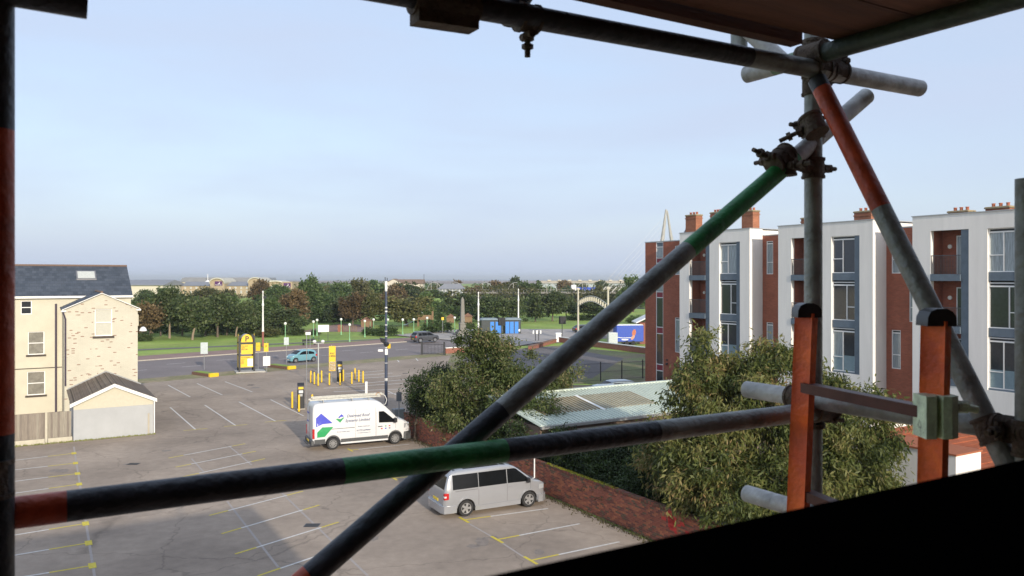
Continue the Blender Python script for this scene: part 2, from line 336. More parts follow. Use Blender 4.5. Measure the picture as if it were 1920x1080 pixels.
# road paint
rw = M('worn white road paint', (0.62,0.60,0.56), 0.7, var=0.25, scale=9)
ry = M('worn yellow road paint', (0.62,0.50,0.05), 0.7, var=0.22, scale=9)
fw = M('faded road paint', (0.36,0.32,0.29), 0.85, var=0.15, scale=9)
road = bpy.data.objects['road']
for off in (7.7, 11.8):
    for a in np.arange(-40, 60, 6.0):
        part('lane_marking', MB().poly([rd(a,off,0.013), rd(a+2.2,off,0.013), rd(a+2.2,off+0.14,0.013), rd(a,off+0.14,0.013)]), rw, road)
def line(p, q, wd=0.10, mat=rw, z=0.005, par=None, name='parking_line'):
    p = Vector(p[:2]); q = Vector(q[:2]); d = (q-p).normalized(); n = Vector((-d.y, d.x))*wd/2
    return part(name, MB().poly([(*(p-n),z),(*(q-n),z),(*(q+n),z),(*(p+n),z)]), mat, par or cp, fix=False)
def bay(x0,y0,x1,y1, y_end0=0.0, y_end1=0.0, tee=None, sq=None, wd=0.10):
    a = Vector(G(x0,y0)[:2]); b = Vector(G(x1,y1)[:2]); ln = (b-a).length; d = (b-a)/ln
    a2 = a + d*y_end0; b2 = b - d*y_end1
    line(a2, b2, wd, rw)
    if y_end0: line(a, a2, wd, ry)
    if y_end1: line(b2, b, wd, ry)
    if tee == 0: line(a - Vector((UX,UY))*0.45, a + Vector((UX,UY))*0.45, 0.12, ry, 0.009)
    if tee == 1: line(b - Vector((UX,UY))*0.45, b + Vector((UX,UY))*0.45, 0.12, ry, 0.009)
    if sq: line(b - Vector((UX,UY))*0.32, b + Vector((UX,UY))*0.28, 0.24, ry, 0.009)
for a in ((20,864,138.5,850),(20,882,141.6,868.4),(20,903.5,145.4,888),(20,926,148.6,907.8),(-20,1011,160.5,981.7),(-20,1049,166,1018),(-20,1092,173,1060.4)):
    bay(*a, 0, 1.3, sq=1)
for a in ((315.7,859,459.5,832),(329,876,480,846),(343,894,497,860),(392.5,966.6,568,921),(415.3,1001,599,947),(440.7,1039,635,979),(483,1080,662,1020)):
    bay(*a, 0.9, 0.9)
for a in ((315,722,357,744.6),(369.5,719,417,740.7),(422,715.6,473.5,735),(318.9,763.6,366.7,805.5),(384,759.5,442,798),(448,753.5,517,790),(507.4,749.4,569.5,780)):
    bay(*a, 0, 0); 
for x, y in ((366.7,805.5),(442,798),(517,790),(318.9,763.6),(448,753.5),(507.4,749.4),(357,744.6),(417,740.7),(473.5,735)):
    p = Vector(G(x,y)[:2]); v = Vector((VX,VY))*0.75; line(p-v, p+v, 0.1, ry if y>775 else fw, 0.009)
for a in ((648,701,718,695),(648,706,735.6,699.5),(655,711,752,704.6),(656,720.9,768,711),(607,728,768,718),(625.6,734.6,768,728.5),(721,739,775,736)):
    bay(*a, 0, 0, wd=0.19)
for a in ((721,730.7,743.7,740.7),(744,673.5,748.3,679),(779,671,783.8,676.7)):
    bay(*a, wd=0.12)
bay(656.5,844,767.5,833,0.5,0,tee=0); bay(737.7,897,800,890,2.0,0,tee=0); bay(870,975,1027.5,953.5,1.2,0,tee=0)
bay(932,1012,1087,982,1.0,0,tee=0); bay(995,1051,1161.6,1016,1.2,0,tee=0)
for a in ((138.5,837.6,178,1085),(426,940,522,1064),(527,923,690,1080),(359,860,382,885),(431,837.6,472,872),(878,981,932,1012),(932,1012,992,1051)):
    line(G(a[0],a[1]), G(a[2],a[3]), 0.09, fw, 0.004)
def mound(px, Yc, rx, ry_, hgt):      # soft grass bank in the park
    xc = (px-960)/F*Yc; rr = []
    for k in range(8): t = k/7*math.pi/2; rr.append([(xc+rx*math.cos(t)*math.cos(a), Yc+ry_*math.cos(t)*math.sin(a), -0.05+hgt*math.sin(t)**1.3) for a in [2*math.pi*j/28 for j in range(28)]])
    struct('grass_bank', MB().rings(rr), grass, smooth=True)
mound(425, 250, 24, 22, 3.4); mound(826, 262, 16, 20, 3.6); mound(560, 300, 30, 24, 4.0); mound(1000, 235, 30, 18, 1.2)
# patches and stains in the asphalt
rng = random.Random(5)
patch = M('dark asphalt repair', (0.10,0.09,0.086), 0.9, var=0.12)
def blob(px, py, rx, ry_, mat, z):
    c = G(px, py); pts = []
    for i in range(14):
        t = 2*math.pi*i/14; k = rng.uniform(0.7,1.15); pts.append((c[0]+rx*k*math.cos(t), c[1]+ry_*k*math.sin(t), z))
    part('oil_stain', MB().poly(pts), mat, cp, fix=False)
stain = M('oil stained asphalt', (0.225,0.188,0.157), 0.8, var=0.3, scale=5)
for a in ((478,727,0.5,0.5),(840,935,0.35,0.8),(905,1015,0.3,0.5),(888,1024,0.3,0.25),(925,1008,0.2,0.3),(312,845,0.3,0.25),(110,883,0.6,0.4),(700,1010,0.25,0.3),(560,870,0.2,0.2),(240,870,0.3,0.2),(610,1040,0.15,0.2),(1010,1035,0.2,0.3)):
    blob(*a, stain, 0.003)
for px, py in ((585,985),(250,870),(470,722),(760,700)):      # iron drain covers
    c = G(px,py,0); mb_ = MB().box(c[0]-.3,c[0]+.3,c[1]-.22,c[1]+.22,0.001,0.012)
    for k in range(5): mb_.box(c[0]-.26,c[0]+.26,c[1]-.18+k*.08,c[1]-.15+k*.08,0.012,0.02)
    part('drain_cover', mb_, IRON, cp)
# direction arrows by the entrance
for px, py in ((433,702),(521,693.5)):
    c = G(px,py,0); part('road_arrow', MB().poly([(c[0]-0.9,c[1]-0.15,0.006),(c[0]+0.3,c[1]-0.15,0.006),(c[0]+0.3,c[1]-0.6,0.006),(c[0]+1.1,c[1],0.006),(c[0]+0.3,c[1]+0.6,0.006),(c[0]+0.3,c[1]+0.15,0.006),(c[0]-0.9,c[1]+0.15,0.006)]), rw, cp, fix=False)

# ================================================================ BRICK WALL
wl = thing('brick_wall', 'long low red brick wall edging the car park beside the silver van', 'wall', (-6.95, 51.3, 0), R(TH-90))
# local x runs from the far end toward us, y to the right of it (behind the wall is +y)
bm_ = [M('brick red', (0.27,0.085,0.05), 0.9, var=0.25, scale=9, bump=0.3), M('brick dark', (0.17,0.062,0.042), 0.9, var=0.3, scale=9), M('brick orange', (0.36,0.125,0.06), 0.9, var=0.25, scale=9), M('brick mossy', (0.13,0.085,0.05), 0.95, var=0.3, scale=9)]
LEN = 40.0
part('mortar_core', MB().box(0.01, LEN-0.01, 0.012, 0.203, 0, 1.30), M('lime mortar', (0.26,0.20,0.16), 0.95), wl)
brick_me = []
for m_ in bm_:
    me = bpy.data.meshes.new('brick'); q = MB().box(0,0.215,0,0.215,0,0.065); me.from_pydata(q.v,[],q.f); me.materials.append(m_); fixn(me); brick_me.append(me)
far = MB(); cnt = 0; rng = random.Random(2)
cells = []
for r_ in range(17):
    off = 0.1125 if r_ % 2 else 0
    x = off
    while x < LEN - 0.2:
        cells.append((x, r_)); x += 0.225
# the visible stretch nearest to us (x 19..27 m along) shows largest
near = sorted([c for c in cells if 21.0 < c[0] < 26.6 and c[1] > 4], key=lambda c: -c[0])[:300]; ns = set(near)
for (x, r_) in cells:
    k = rng.choices((0,1,2,3), (5,3,3,1 + (1.5 if r_ > 14 or r_ < 2 else 0)))[0]
    z = 0.03 + r_*0.076; pr = rng.uniform(-0.004, 0.006)
    if (x, r_) in ns:
        inst('brick', brick_me[k], wl, (x, pr, z))
    else:
        far.m = k; far.box(x, x+0.215, pr, pr+0.215, z, z+0.065)
o = part('brick', far, bm_, wl); o['kind'] = 'stuff'
cop = MB(); x = 0
while x < LEN - 0.12:                      # brick-on-edge coping
    cop.m = rng.choice((0,1,1,3,3)); cop.box(x, x+0.068, -0.006, 0.22, 1.33, 1.36+rng.uniform(0.0,0.012)+0.06); x += 0.076
o = part('coping_brick', cop, bm_, wl); o['kind'] = 'stuff'
# yellow stonecrop along part of the coping
mo = MB()
for i in range(900):
    x = rng.uniform(16.6, 21.8) if i % 3 else rng.uniform(17.5, 21.0); y = rng.uniform(-0.03,0.2); s = rng.uniform(0.015,0.04); z = 1.42
    mo.poly([(x-s,y,z+rng.uniform(0,.03)),(x,y-s,z+rng.uniform(0,.06)),(x+s,y,z+rng.uniform(0,.05)),(x,y+s,z+rng.uniform(0,.03))])
part('lichen', mo, M('yellow stonecrop', (0.42,0.42,0.04), 0.9, var=0.3), wl, fix=False)
pb = MB()
for i in range(16):
    x = 25.3 + rng.gauss(0,0.25); z = 1.0 + rng.gauss(0,0.2); s = rng.uniform(.03,.09)
    if 0.2 < z < 1.3: pb.box(x-s*2,x+s*2,-0.010,-0.007,z-s,z+s)
part('red_paint_mark', pb, M('red spray paint', (0.5,0.035,0.025), 0.6, var=0.2), wl)

# ================================================================ LEFT HOUSE (x along the street grid, y away)
cream = brickmat('cream painted brick', (0.56,0.53,0.43), (0.53,0.50,0.405), (0.49,0.465,0.375), rare=(0.27,0.15,0.11), rare_pos=(0.805,0.815), var=0.06, bump=0.35)
creamr = M('cream render', (0.53,0.50,0.395), 0.85, var=0.07, scale=1.2, coarse=0.08, bump=0.1)
slate = brickmat('slate', (0.045,0.058,0.078), (0.075,0.09,0.115), (0.03,0.036,0.045), bw=0.3, bh=0.2, ms=0.006, rough=0.55, var=0.15, bump=0.3)
lh = thing('cream_house', 'cream brick house with slate roofs beside the car park behind the wooden fence', 'house', (-23.1, 51.5, 0), R(TH))
TRIM = M('white painted timber', (0.74,0.74,0.70), 0.5, var=0.06)
PIPE = M('dark purple downpipe', (0.05,0.035,0.06), 0.45)
SILL = M('dark stone sill', (0.07,0.055,0.045), 0.8)
def sash(parent, x0, x1, z0, z1, y, face=1, glass=GLASS_PALE, split=0.5, t=0.055, name='window', glass2=None):
    """window facing -y, frame with one cross bar; two panes under it"""
    f = MB(); yf = y - 0.03*face; yb = y + 0.05*face
    f.box(x0,x0+t,yf,yb,z0,z1).box(x1-t,x1,yf,yb,z0,z1).box(x0+t,x1-t,yf,yb,z0,z0+t).box(x0+t,x1-t,yf,yb,z1-t,z1)
    zm = z0 + (z1-z0)*split; f.box(x0+t,x1-t,yf-0.01*face,yb,zm-t/2,zm+t/2)
    w_ = part(name, f, UPVC, parent)
    part('pane', MB().box(x0+t,x1-t,y+0.01*face,y+0.025*face,z0+t,zm-t/2), glass, w_)
    part('pane', MB().box(x0+t,x1-t,y+0.01*face,y+0.025*face,zm+t/2,z1-t), glass2 or glass, w_)
    return w_
def courses(mb, x0, x1, ya, za, yb, zb, n, th=0.02):
    """slate courses climbing from (ya,za) to (yb,zb)"""
    for i in range(n):
        a, b = i/n, (i+1)/n
        y0_, z0_ = ya+(yb-ya)*a, za+(zb-za)*a; y1_, z1_ = ya+(yb-ya)*b, za+(zb-za)*b
        mb.prism([(y0_,z0_+th*1.5),(y1_,z1_+th*0.4),(y1_,z1_-th),(y0_,z0_-th*0.2)], 'x', x0, x1)
    return mb
# --- gable wing
wx0, wx1, wy = -4.8, -0.21, 7.0
WW = (-2.95, -1.85, 5.95, 7.85)
wing = MB().wall('x', wx0, wx1, 0, 7.85, wy, wy+0.28, [WW])
wing.box(wx0, wx0+0.28, wy+0.281, 13, 0, 7.85).box(wx1-0.28, wx1, wy+0.281, 15, 0, 7.85)
wing.prism([(wx0,7.851),(wx1,7.851),((wx0+wx1)/2,8.95)], 'y', wy, wy+0.28)
part('wall', wing, cream, lh)
sash(lh, -2.95, -1.85, 5.95, 7.85, wy+0.12, glass=M('glass with cream blind', (0.50,0.49,0.42), 0.15, var=0.06, spec=0.6))
part('window_sill', MB().box(-3.08,-1.72,wy-0.08,wy+0.1,5.80,5.945), SILL, lh)
xm = (wx0+wx1)/2
def gable_roof(x0, x1, ze, zr, y0, y1, n, mat, name='roof', over=0.15):
    xm = (x0+x1)/2; mb = MB(); k = (zr-ze)/(xm-x0)
    for sgn, xe in ((1, x0-over), (-1, x1+over)):
        zee = ze - over*k
        for i in range(n):
            a, b = i/n, (i+1)/n
            xa, za = xe+(xm-xe)*a, zee+(zr-zee)*a; xb, zb = xe+(xm-xe)*b, zee+(zr-zee)*b
            mb.prism([(xa,za+0.035),(xb,zb+0.012),(xb,zb-0.015),(xa,za)], 'y', y0, y1)
    return part(name, mb, mat, lh)
gable_roof(wx0, wx1, 7.88, 8.99, wy-0.14, 15.5, 12, slate)
part('ridge_tile', MB().tube((xm,wy-0.15,9.02),(xm,15.2,9.02),0.09,n=8), M('brown ridge tile', (0.17,0.11,0.08), 0.85), lh)
bb = MB()
for sg in (-1, 1):
    xe = xm + sg*((wx1-wx0)/2+0.15)
    bb.prism([(xe,7.80),(xm,8.94),(xm,8.99),(xe,7.86)], 'y', wy-0.17, wy-0.145)
bb.box(wx0-0.2,wx0+0.1,wy-0.16,wy-0.02,7.70,7.80).box(wx1-0.1,wx1+0.2,wy-0.16,wy-0.02,7.70,7.80)
part('bargeboard', bb, TRIM, lh)
part('boarded_panel', MB().box(wx1+0.003,wx1+0.07,wy+0.1,wy+0.5,6.6,7.4), creamr, lh)
# --- main house
mx0, mx1, my = -17.0, -0.1, 13.0
W1 = (-7.45,-6.75,7.35,8.35); W2 = (-7.0,-5.95,4.35,6.05); W3 = (-7.05,-5.9,1.35,3.1)
main = MB().wall('x', mx0, mx1, 0, 8.7, my, my+0.3, [W1,W2,W3])
main.box(mx1-0.3, mx1, my+0.301, my+9, 0, 8.7).box(mx0, mx0+0.3, my+0.301, my+9, 0, 8.7).box(mx0, mx1, my+9.001, my+9.3, 0, 8.7)
main.prism([(my,8.701),(my+9.3,8.701),(my+4.6,10.95)], 'x', mx1-0.3, mx1)
part('wall', main, creamr, lh)
for q in (W1,W2,W3):
    sash(lh, q[0], q[1], q[2], q[3], my+0.1, glass=GLASS if q is W1 else M('glass with grey curtain', (0.22,0.21,0.18), 0.15, var=0.3, scale=3), split=0.5)
    if q is not W1: part('window_sill', MB().box(q[0]-0.12,q[1]+0.12,my-0.08,my+0.08,q[2]-0.14,q[2]-0.005), SILL, lh)
part('string_course', MB().box(mx0,wx0-0.005,my-0.04,my-0.002,3.3,3.36), SILL, lh)
rf = MB(); courses(rf, mx0, mx1+0.12, my-0.25, 8.62, my+4.6, 11.0, 24); courses(rf, mx0, mx1+0.12, my+9.5, 8.62, my+4.6, 11.0, 24)
mroof = part('roof', rf, slate, lh)
part('ridge_tile', MB().tube((mx0,my+4.6,11.03),(mx1+0.12,my+4.6,11.03),0.09,n=8), _m['brown ridge tile'], lh)
part('fascia', MB().box(mx0,mx1+0.14,my-0.30,my-0.26,8.52,8.68), TRIM, lh)
sk = MB(); 
def onroof(x, t, up): return (x, my-0.25+4.85*t, 8.62+2.38*t+up)
def slab(mb, x0,x1,t0,t1,u0,u1): mb.rings([[onroof(x0,t0,u0),onroof(x1,t0,u0),onroof(x1,t1,u0),onroof(x0,t1,u0)],[onroof(x0,t0,u1),onroof(x1,t0,u1),onroof(x1,t1,u1),onroof(x0,t1,u1)]])
slab(sk,-3.75,-2.35,0.52,0.80,0.0,0.10); skl = part('skylight', sk, M('skylight frame', (0.16,0.16,0.17), 0.4), lh)
s2 = MB(); slab(s2,-3.65,-2.45,0.55,0.77,0.101,0.115); part('pane', s2, M('skylight glass', (0.55,0.56,0.50), 0.1), skl)
# downpipes
dp = MB().tube((-9.15,my-0.1,0),(-9.15,my-0.1,8.6),0.055).tube((wx0-0.45,my-0.1,0),(wx0-0.45,my-0.1,8.0),0.06)
part('downpipe', MB().path([(-8.0,my-0.1,0.2),(-8.0,my-0.1,6.3),(-8.25,my-0.1,6.6),(-8.25,my-0.1,8.9)],0.055), PIPE, lh)
part('downpipe', MB().tube((wx0-0.40,my-0.12,0),(wx0-0.40,my-0.12,8.1),0.07), PIPE, lh)
part('downpipe', MB().path([(wx0+0.06,wy-0.09,2.6),(wx0+0.06,wy-0.09,7.2),(wx0-0.1,wy-0.12,7.7)],0.05), PIPE, lh)
part('branch_pipe', MB().path([(-8.45,my-0.1,6.75),(-8.45,my-0.1,6.45),(-8.2,my-0.1,6.35),(-8.0,my-0.1,6.35)],0.05), PIPE, lh)
part('branch_pipe', MB().path([(-8.4,my-0.1,3.7),(-8.4,my-0.1,3.45),(-8.15,my-0.1,3.4),(-8.0,my-0.1,3.4)],0.05), PIPE, lh)
wlmp = MB().tube((wx1,wy+0.05,6.35),(wx1+0.35,wy+0.05,6.4),0.02).tube((wx1+0.30,wy+0.05,6.4),(wx1+0.30,wy+0.05,6.05),0.02)
wl_ = part('lamp_bracket', wlmp, IRON, lh)
part('lamp_shade', MB().lathe([(0.05,6.52),(0.16,6.45),(0.24,6.30),(0.26,6.22),(0.20,6.2)], wx1+0.36, wy+0.05, 14), WHITE, wl_, smooth=True)
# --- lean garage
ga = MB().box(-4.5,0,0,0.2,0,2.35)
part('garage_wall', MB().box(-4.5,0,0,0.2,0,1.9).box(-4.5,-4.3,0.201,6.99,0,2.3).box(-0.2,0,0.201,6.99,0,2.3), M('pale grey garage paint', (0.40,0.41,0.41), 0.8, var=0.08, scale=1.0, coarse=0.08), lh)
part('garage_gable', MB().prism([(-4.5,1.902),(0,1.902),(0,2.3),(-2.25,3.32),(-4.5,2.3)],'y',0,0.2), M('cream garage paint', (0.52,0.485,0.375), 0.8, var=0.06), lh)
rr = MB(); k = (3.40-2.36)/2.25
for sg, xe in ((1,-4.68),(-1,0.18)):
    for i in range(10):
        a, b = i/10, (i+1)/10; ze = 2.28
        xa, za = xe+(-2.25-xe)*a, ze+(3.40-ze)*a; xb, zb = xe+(-2.25-xe)*b, ze+(3.40-ze)*b
        rr.prism([(xa,za+0.04),(xb,zb+0.012),(xb,zb-0.015),(xa,za)], 'y', -0.15, 6.98)
part('garage_roof', rr, brickmat('brown roof tile', (0.13,0.10,0.08), (0.19,0.155,0.12), (0.06,0.05,0.04), bw=0.3, bh=0.24, var=0.2), lh)
gb = MB()
for sg in (-1,1):
    xe = -2.25+sg*2.46; gb.prism([(xe,2.06),(-2.25,3.18),(-2.25,3.39),(xe,2.28)],'y',-0.20,-0.152)
part('bargeboard', gb, TRIM, lh)
part('lead_flashing', MB().prism([(-4.6,2.42),(-2.25,3.50),(0.0,2.48),(0.0,2.36),(-2.25,3.41),(-4.6,2.30)],'y',6.90,6.985), M('lead flashing', (0.30,0.31,0.31), 0.6), lh)
part('downpipe', MB().tube((0.06,-0.06,0),(0.06,-0.06,2.2),0.04), WHITE, lh)
part('wall_post', MB().box(-0.32,-0.22,-0.06,-0.003,0.05,1.35), M('timber post', (0.40,0.36,0.28), 0.85), lh)

# --- fence
fe = thing('wooden_fence', 'weathered grey board fence left of the cream garage', 'fence', (-23.1, 51.5, 0), R(TH))
fb = [M('grey fence board a', (0.24,0.205,0.165), 0.9, var=0.2, scale=3, stretch=(6,6,0.6)), M('grey fence board b', (0.20,0.17,0.14), 0.9, var=0.2, scale=3, stretch=(6,6,0.6)), M('grey fence board c', (0.28,0.25,0.20), 0.9, var=0.2, scale=3, stretch=(6,6,0.6))]
x = -4.62; i = 0
while x > -12.0:
    part('board', MB().box(x-0.118,x,-0.02+0.008*(i%2),0.0+0.008*(i%2),0.31,1.86+rng.uniform(-0.01,0.015)), fb[rng.randrange(3)], fe); x -= 0.123; i += 1
conc = M('concrete fence post', (0.50,0.46,0.36), 0.85, var=0.12)
for x in (-5.95, -8.85, -11.8): part('post', MB().box(x-0.06,x+0.06,-0.09,-0.025,0,1.9), conc, fe)
for x in (-4.56,-6.02,-8.92): part('gravel_board', MB().box(x-1.3 if x>-5 else x-2.74,x-0.01,-0.045,-0.022,0.0,0.30), conc, fe)
mo = MB(); rng2 = random.Random(9)
for i in range(700):
    x = rng2.uniform(-12,0.1); y = -0.12 - abs(rng2.gauss(0,0.10)); h = rng2.uniform(0.03,0.12); s = 0.03
    mo.poly([(x-s,y,0.0),(x+s,y,0.0),(x+rng2.uniform(-.05,.05),y+rng2.uniform(-.05,.05),h)])
o = part('weeds', mo, M('weeds', (0.16,0.17,0.04), 0.9, var=0.3), fix=False); o.location = (-23.1,51.5,0); o.rotation_euler = (0,0,R(TH)); o['kind'] = 'stuff'; tag(o, 'thin weeds along the foot of the garage wall and fence', 'weeds')
mo = MB()
for i in range(2600):
    x = rng2.uniform(0.5, LEN-6); y = -0.05 - abs(rng2.gauss(0,0.22)); h = rng2.uniform(0.03,0.14); s = rng2.uniform(.02,.05)
    mo.poly([(x-s,y,0.0),(x+s,y,0.0),(x+rng2.uniform(-.05,.05),y+rng2.uniform(-.08,.08),h)])
o = part('weeds', mo, M('dead leaves and weeds', (0.13,0.105,0.04), 0.9, var=0.4, scale=3), fix=False); o.location = wl.location; o.rotation_euler = wl.rotation_euler; o['kind'] = 'stuff'; tag(o, 'weeds and leaf litter along the foot of the brick wall', 'weeds')
# ================================================================ APARTMENTS (x = depth away from the facade, y = along it, away from us)
ap = thing('apartment_block', 'modern white and red brick apartment block with grey clad bays right of the trees', 'apartment block', (26.0, 41.6, 0), R(TH))
render = M('white render', (0.82,0.785,0.73), 0.85, var=0.06, scale=3.0, coarse=0.06, bump=0.08, stretch=(1,1,0.12))
abrick = brickmat('red apartment brick', (0.30,0.088,0.052), (0.40,0.12,0.068), (0.25,0.13,0.09), bw=0.225, bh=0.075, ms=0.010, var=0.14)
copm = M('metal coping', (0.45,0.46,0.46), 0.4, metal=0.3)
curt = M('window with net curtain', (0.28,0.32,0.33), 0.12, var=0.5, scale=5, stretch=(1,6,0.3), spec=0.8)
blue_ = M('glass with blue film', (0.22,0.30,0.33), 0.15, var=0.1)
RD = 1.32
ST = (12.66, 9.78, 6.86, 3.95)                      # window heads
main = MB().box(RD, RD+9, -14, 30.7, 0, 13.05)
holes_all = []
walls = MB()
recess_w = []     # (y0,y1,z0,z1) windows in the brick plane
for y1_ in (25.0, 15.25, 5.5, -4.25):
    yb = y1_ - 7.2                                  # recess spans yb-2.55 .. yb
    recess_w += [(yb-0.95, yb-0.35, 10.3, 12.66), (yb-0.95, yb-0.35, 4.5, 6.86), (yb-2.1, yb-1.5, 7.4, 9.78)]
recess_w += [(26.4,27.0,10.3,12.66),(26.4,27.0,3.96,6.8)]
walls.wall('y', -14, 28.42, 0, 13.05, RD, RD+0.3, [(a,b,c,d) for a,b,c,d in recess_w if b < 28]); walls.box(RD,RD+0.3,29.32,30.7,0,13.05)
walls.box(RD+0.301, RD+9, 30.4, 30.7, 0, 13.05).box(RD+0.301, RD+9, -14, -13.7, 0, 13.05)
part('brick_wall_face', walls, abrick, ap)
part('flat_roof', MB().box(RD-0.02, RD+9, -14.05, 30.75, 13.051, 13.13), copm, ap)
def apwin(y0, y1, z0, z1, x, mull=None, trans=None, g=(GLASS,GLASS,GLASS), head=0.16, t=0.05, name='window'):
    """window facing -x with a dark vent strip over it; mull = upright position, trans = cross bar of the pane beside it"""
    f = MB(); a, b = x-0.03, x+0.05
    f.box(a,b,y0,y0+t,z0,z1).box(a,b,y1-t,y1,z0,z1).box(a,b,y0+t,y1-t,z0,z0+t).box(a,b,y0+t,y1-t,z1-t,z1)
    zt = z1 - t
    if head: f.box(a-0.01,b,y0+t,y1-t,z1-head-t*1.6,z1-head); zt = z1-head-t*1.6
    if mull is not None:
        f.box(a-0.012,b,mull-t/2,mull+t/2,z0+t,zt)
        if trans is not None:
            lo, hi = (mull+t/2, y1-t) if trans[1] == 'far' else (y0+t, mull-t/2)
            f.box(a-0.006,b,lo,hi,trans[0]-t/2,trans[0]+t/2)
    elif trans is not None: f.box(a-0.006,b,y0+t,y1-t,trans[0]-t/2,trans[0]+t/2)
    w_ = part(name, f, UPVC, ap)
    x2 = x+0.015
    if head: part('vent_panel', MB().box(x2,x2+0.01,y0+t,y1-t,z1-head,z1-t), BLACK, w_)
    if mull is not None:
        part('pane', MB().box(x2,x2+0.012,y0+t,mull-t/2,z0+t,zt), g[0], w_)
        part('pane', MB().box(x2,x2+0.012,mull+t/2,y1-t,z0+t,zt), g[1], w_)
    elif trans is not None:
        part('pane', MB().box(x2,x2+0.012,y0+t,y1-t,z0+t,trans[0]-t/2), g[0], w_)
        part('pane', MB().box(x2,x2+0.012,y0+t,y1-t,trans[0]+t/2,zt), g[1], w_)
    else: part('pane', MB().box(x2,x2+0.012,y0+t,y1-t,z0+t,zt), g[0], w_)
    return w_
for (a,b,c,d) in recess_w:
    apwin(a,b,c,d,RD+0.06, trans=(c+(d-c)*0.36,'far'), g=(curt,curt,curt), head=0.14)
crng = random.Random(11)
for bi, y1_ in enumerate((25.0, 15.25, 5.5, -4.25)):
    # a runs from the far edge toward us
    def yy(a): return y1_ - a
    oz = [(9.86+0.42, 12.68),(6.95+0.42,9.86),(4.05+0.42,6.95)]
    hol = [(yy(3.25), yy(1.1), 4.05, 12.69), (yy(6.28), yy(4.25), 4.05, 12.66)]
    wb = MB().wall('y', yy(7.2), yy(0), 0, 13.55, 0, 0.3, hol)
    wb.box(0.301, RD-0.002, yy(7.2), yy(7.0), 0, 13.55).box(0.301, RD-0.002, yy(0.2), yy(0), 0, 13.55)
    wb.box(0.301, RD+3, yy(7.0), yy(0.2), 13.06 if False else 13.14, 13.5).box(RD+3.001, RD+3.2, yy(7.2), yy(0), 13.14, 13.5)
    part('white_wall', wb, render, ap)
    part('coping', MB().box(-0.05, RD+3.3, yy(7.25), yy(-0.05), 13.551, 13.60), copm, ap)
    # balcony recess
    part('recess_wall', MB().box(1.15, 1.25, yy(3.25), yy(1.1), 4.05, 12.69).box(0.301,1.149,yy(1.1)-0.002,yy(1.1)+0.05,4.05,12.69), abrick, ap)
    part('cladding', MB().box(0.06,1.149,yy(3.25),yy(2.80),4.05,12.69), LEAD, ap)
    for k in range(9): part('cladding_panel', MB().box(0.045,0.059,yy(3.24),yy(2.81),4.07+k*0.96,4.07+k*0.96+0.94), LEAD, ap)
    for si, zf in enumerate((9.86, 6.95, 4.05)):
        part('balcony_floor', MB().box(-0.04, 1.149, yy(2.795), yy(1.1)+(0.002), zf, zf+0.38), LEAD, ap)
        if si == 2: part('balcony_panel', MB().box(0.02,0.05,yy(2.79),yy(1.11),zf+0.40,zf+1.35), M('dark grey balcony panel', (0.09,0.10,0.11), 0.5), ap)
        rail = MB().box(0.01,0.05,yy(2.79),yy(1.11),zf+1.40,zf+1.44)
        yk = yy(2.76)
        while yk < yy(1.12): rail.box(0.02,0.035,yk,yk+0.014,zf+0.39,zf+1.40); yk += 0.085
        rl = part('balcony_railing', rail, M('grey steel railing', (0.07,0.075,0.08), 0.5), ap)
        f = MB(); d0, d1 = yy(2.75), yy(1.95); z0, z1 = zf+0.40, zf+2.55
        f.box(1.08,1.13,d0,d0+0.06,z0,z1).box(1.08,1.13,d1-0.06,d1,z0,z1).box(1.08,1.13,d0+0.06,d1-0.06,z1-0.06,z1)
        dr = part('balcony_door', f, UPVC, ap); part('pane', MB().box(1.10,1.12,d0+0.06,d1-0.06,z0,z1-0.06), GLASS if si else curt, dr)
        part('wall_light', MB().tube((1.149,yy(1.55),zf+1.95),(1.09,yy(1.55),zf+1.95),0.12,n=14), M('white globe light', (0.8,0.78,0.7), 0.4), ap)
    # window bay
    zb = (10.34, 7.36, 4.15); zt_ = (12.66, 9.78, 6.86)
    part('cladding', MB().box(0.06,0.5,yy(6.28),yy(5.9)-0.002,4.05,12.66), LEAD, ap)
    for k in range(9): part('cladding_panel', MB().box(0.045,0.059,yy(6.27),yy(5.91),4.07+k*0.955,4.07+k*0.955+0.935), LEAD, ap)
    for si in range(3):
        ml = yy(5.02) if si != 1 else yy(5.35)
        side = 'near' if False else 'far'
        glass = [(GLASS,curt),(curt,curt),(GLASS,GLASS),(blue_,GLASS)]
        gg = crng.choice(glass)
        gg = (((curt,curt),(GLASS,GLASS),(GLASS,GLASS)),((GLASS,GLASS),(GLASS,GLASS),(GLASS,curt)),((curt,curt),(GLASS,GLASS),(GLASS,GLASS)),((GLASS,curt),(GLASS,GLASS),(GLASS,GLASS)))[bi][si]
        wv = apwin(yy(5.895), yy(4.25)-0.003, zb[si], zt_[si], 0.16, mull=ml if si != 1 else yy(5.3), trans=(zb[si]+0.9,'far') if si != 1 else (zb[si]+0.85,'near'), g=gg)
        if si == 2: part('blue_film', MB().box(0.166,0.170,yy(5.84),yy(4.31),zb[si]+0.06,zb[si]+1.0), blue_, wv)
        part('spandrel', MB().box(0.08,0.4,yy(5.898),yy(4.25)-0.002,zb[si]-0.46,zb[si]-0.003), LEAD, ap)
    part('bay_back', MB().box(0.42,0.5,yy(5.9),yy(4.25),4.05,12.66), BLACK, ap)
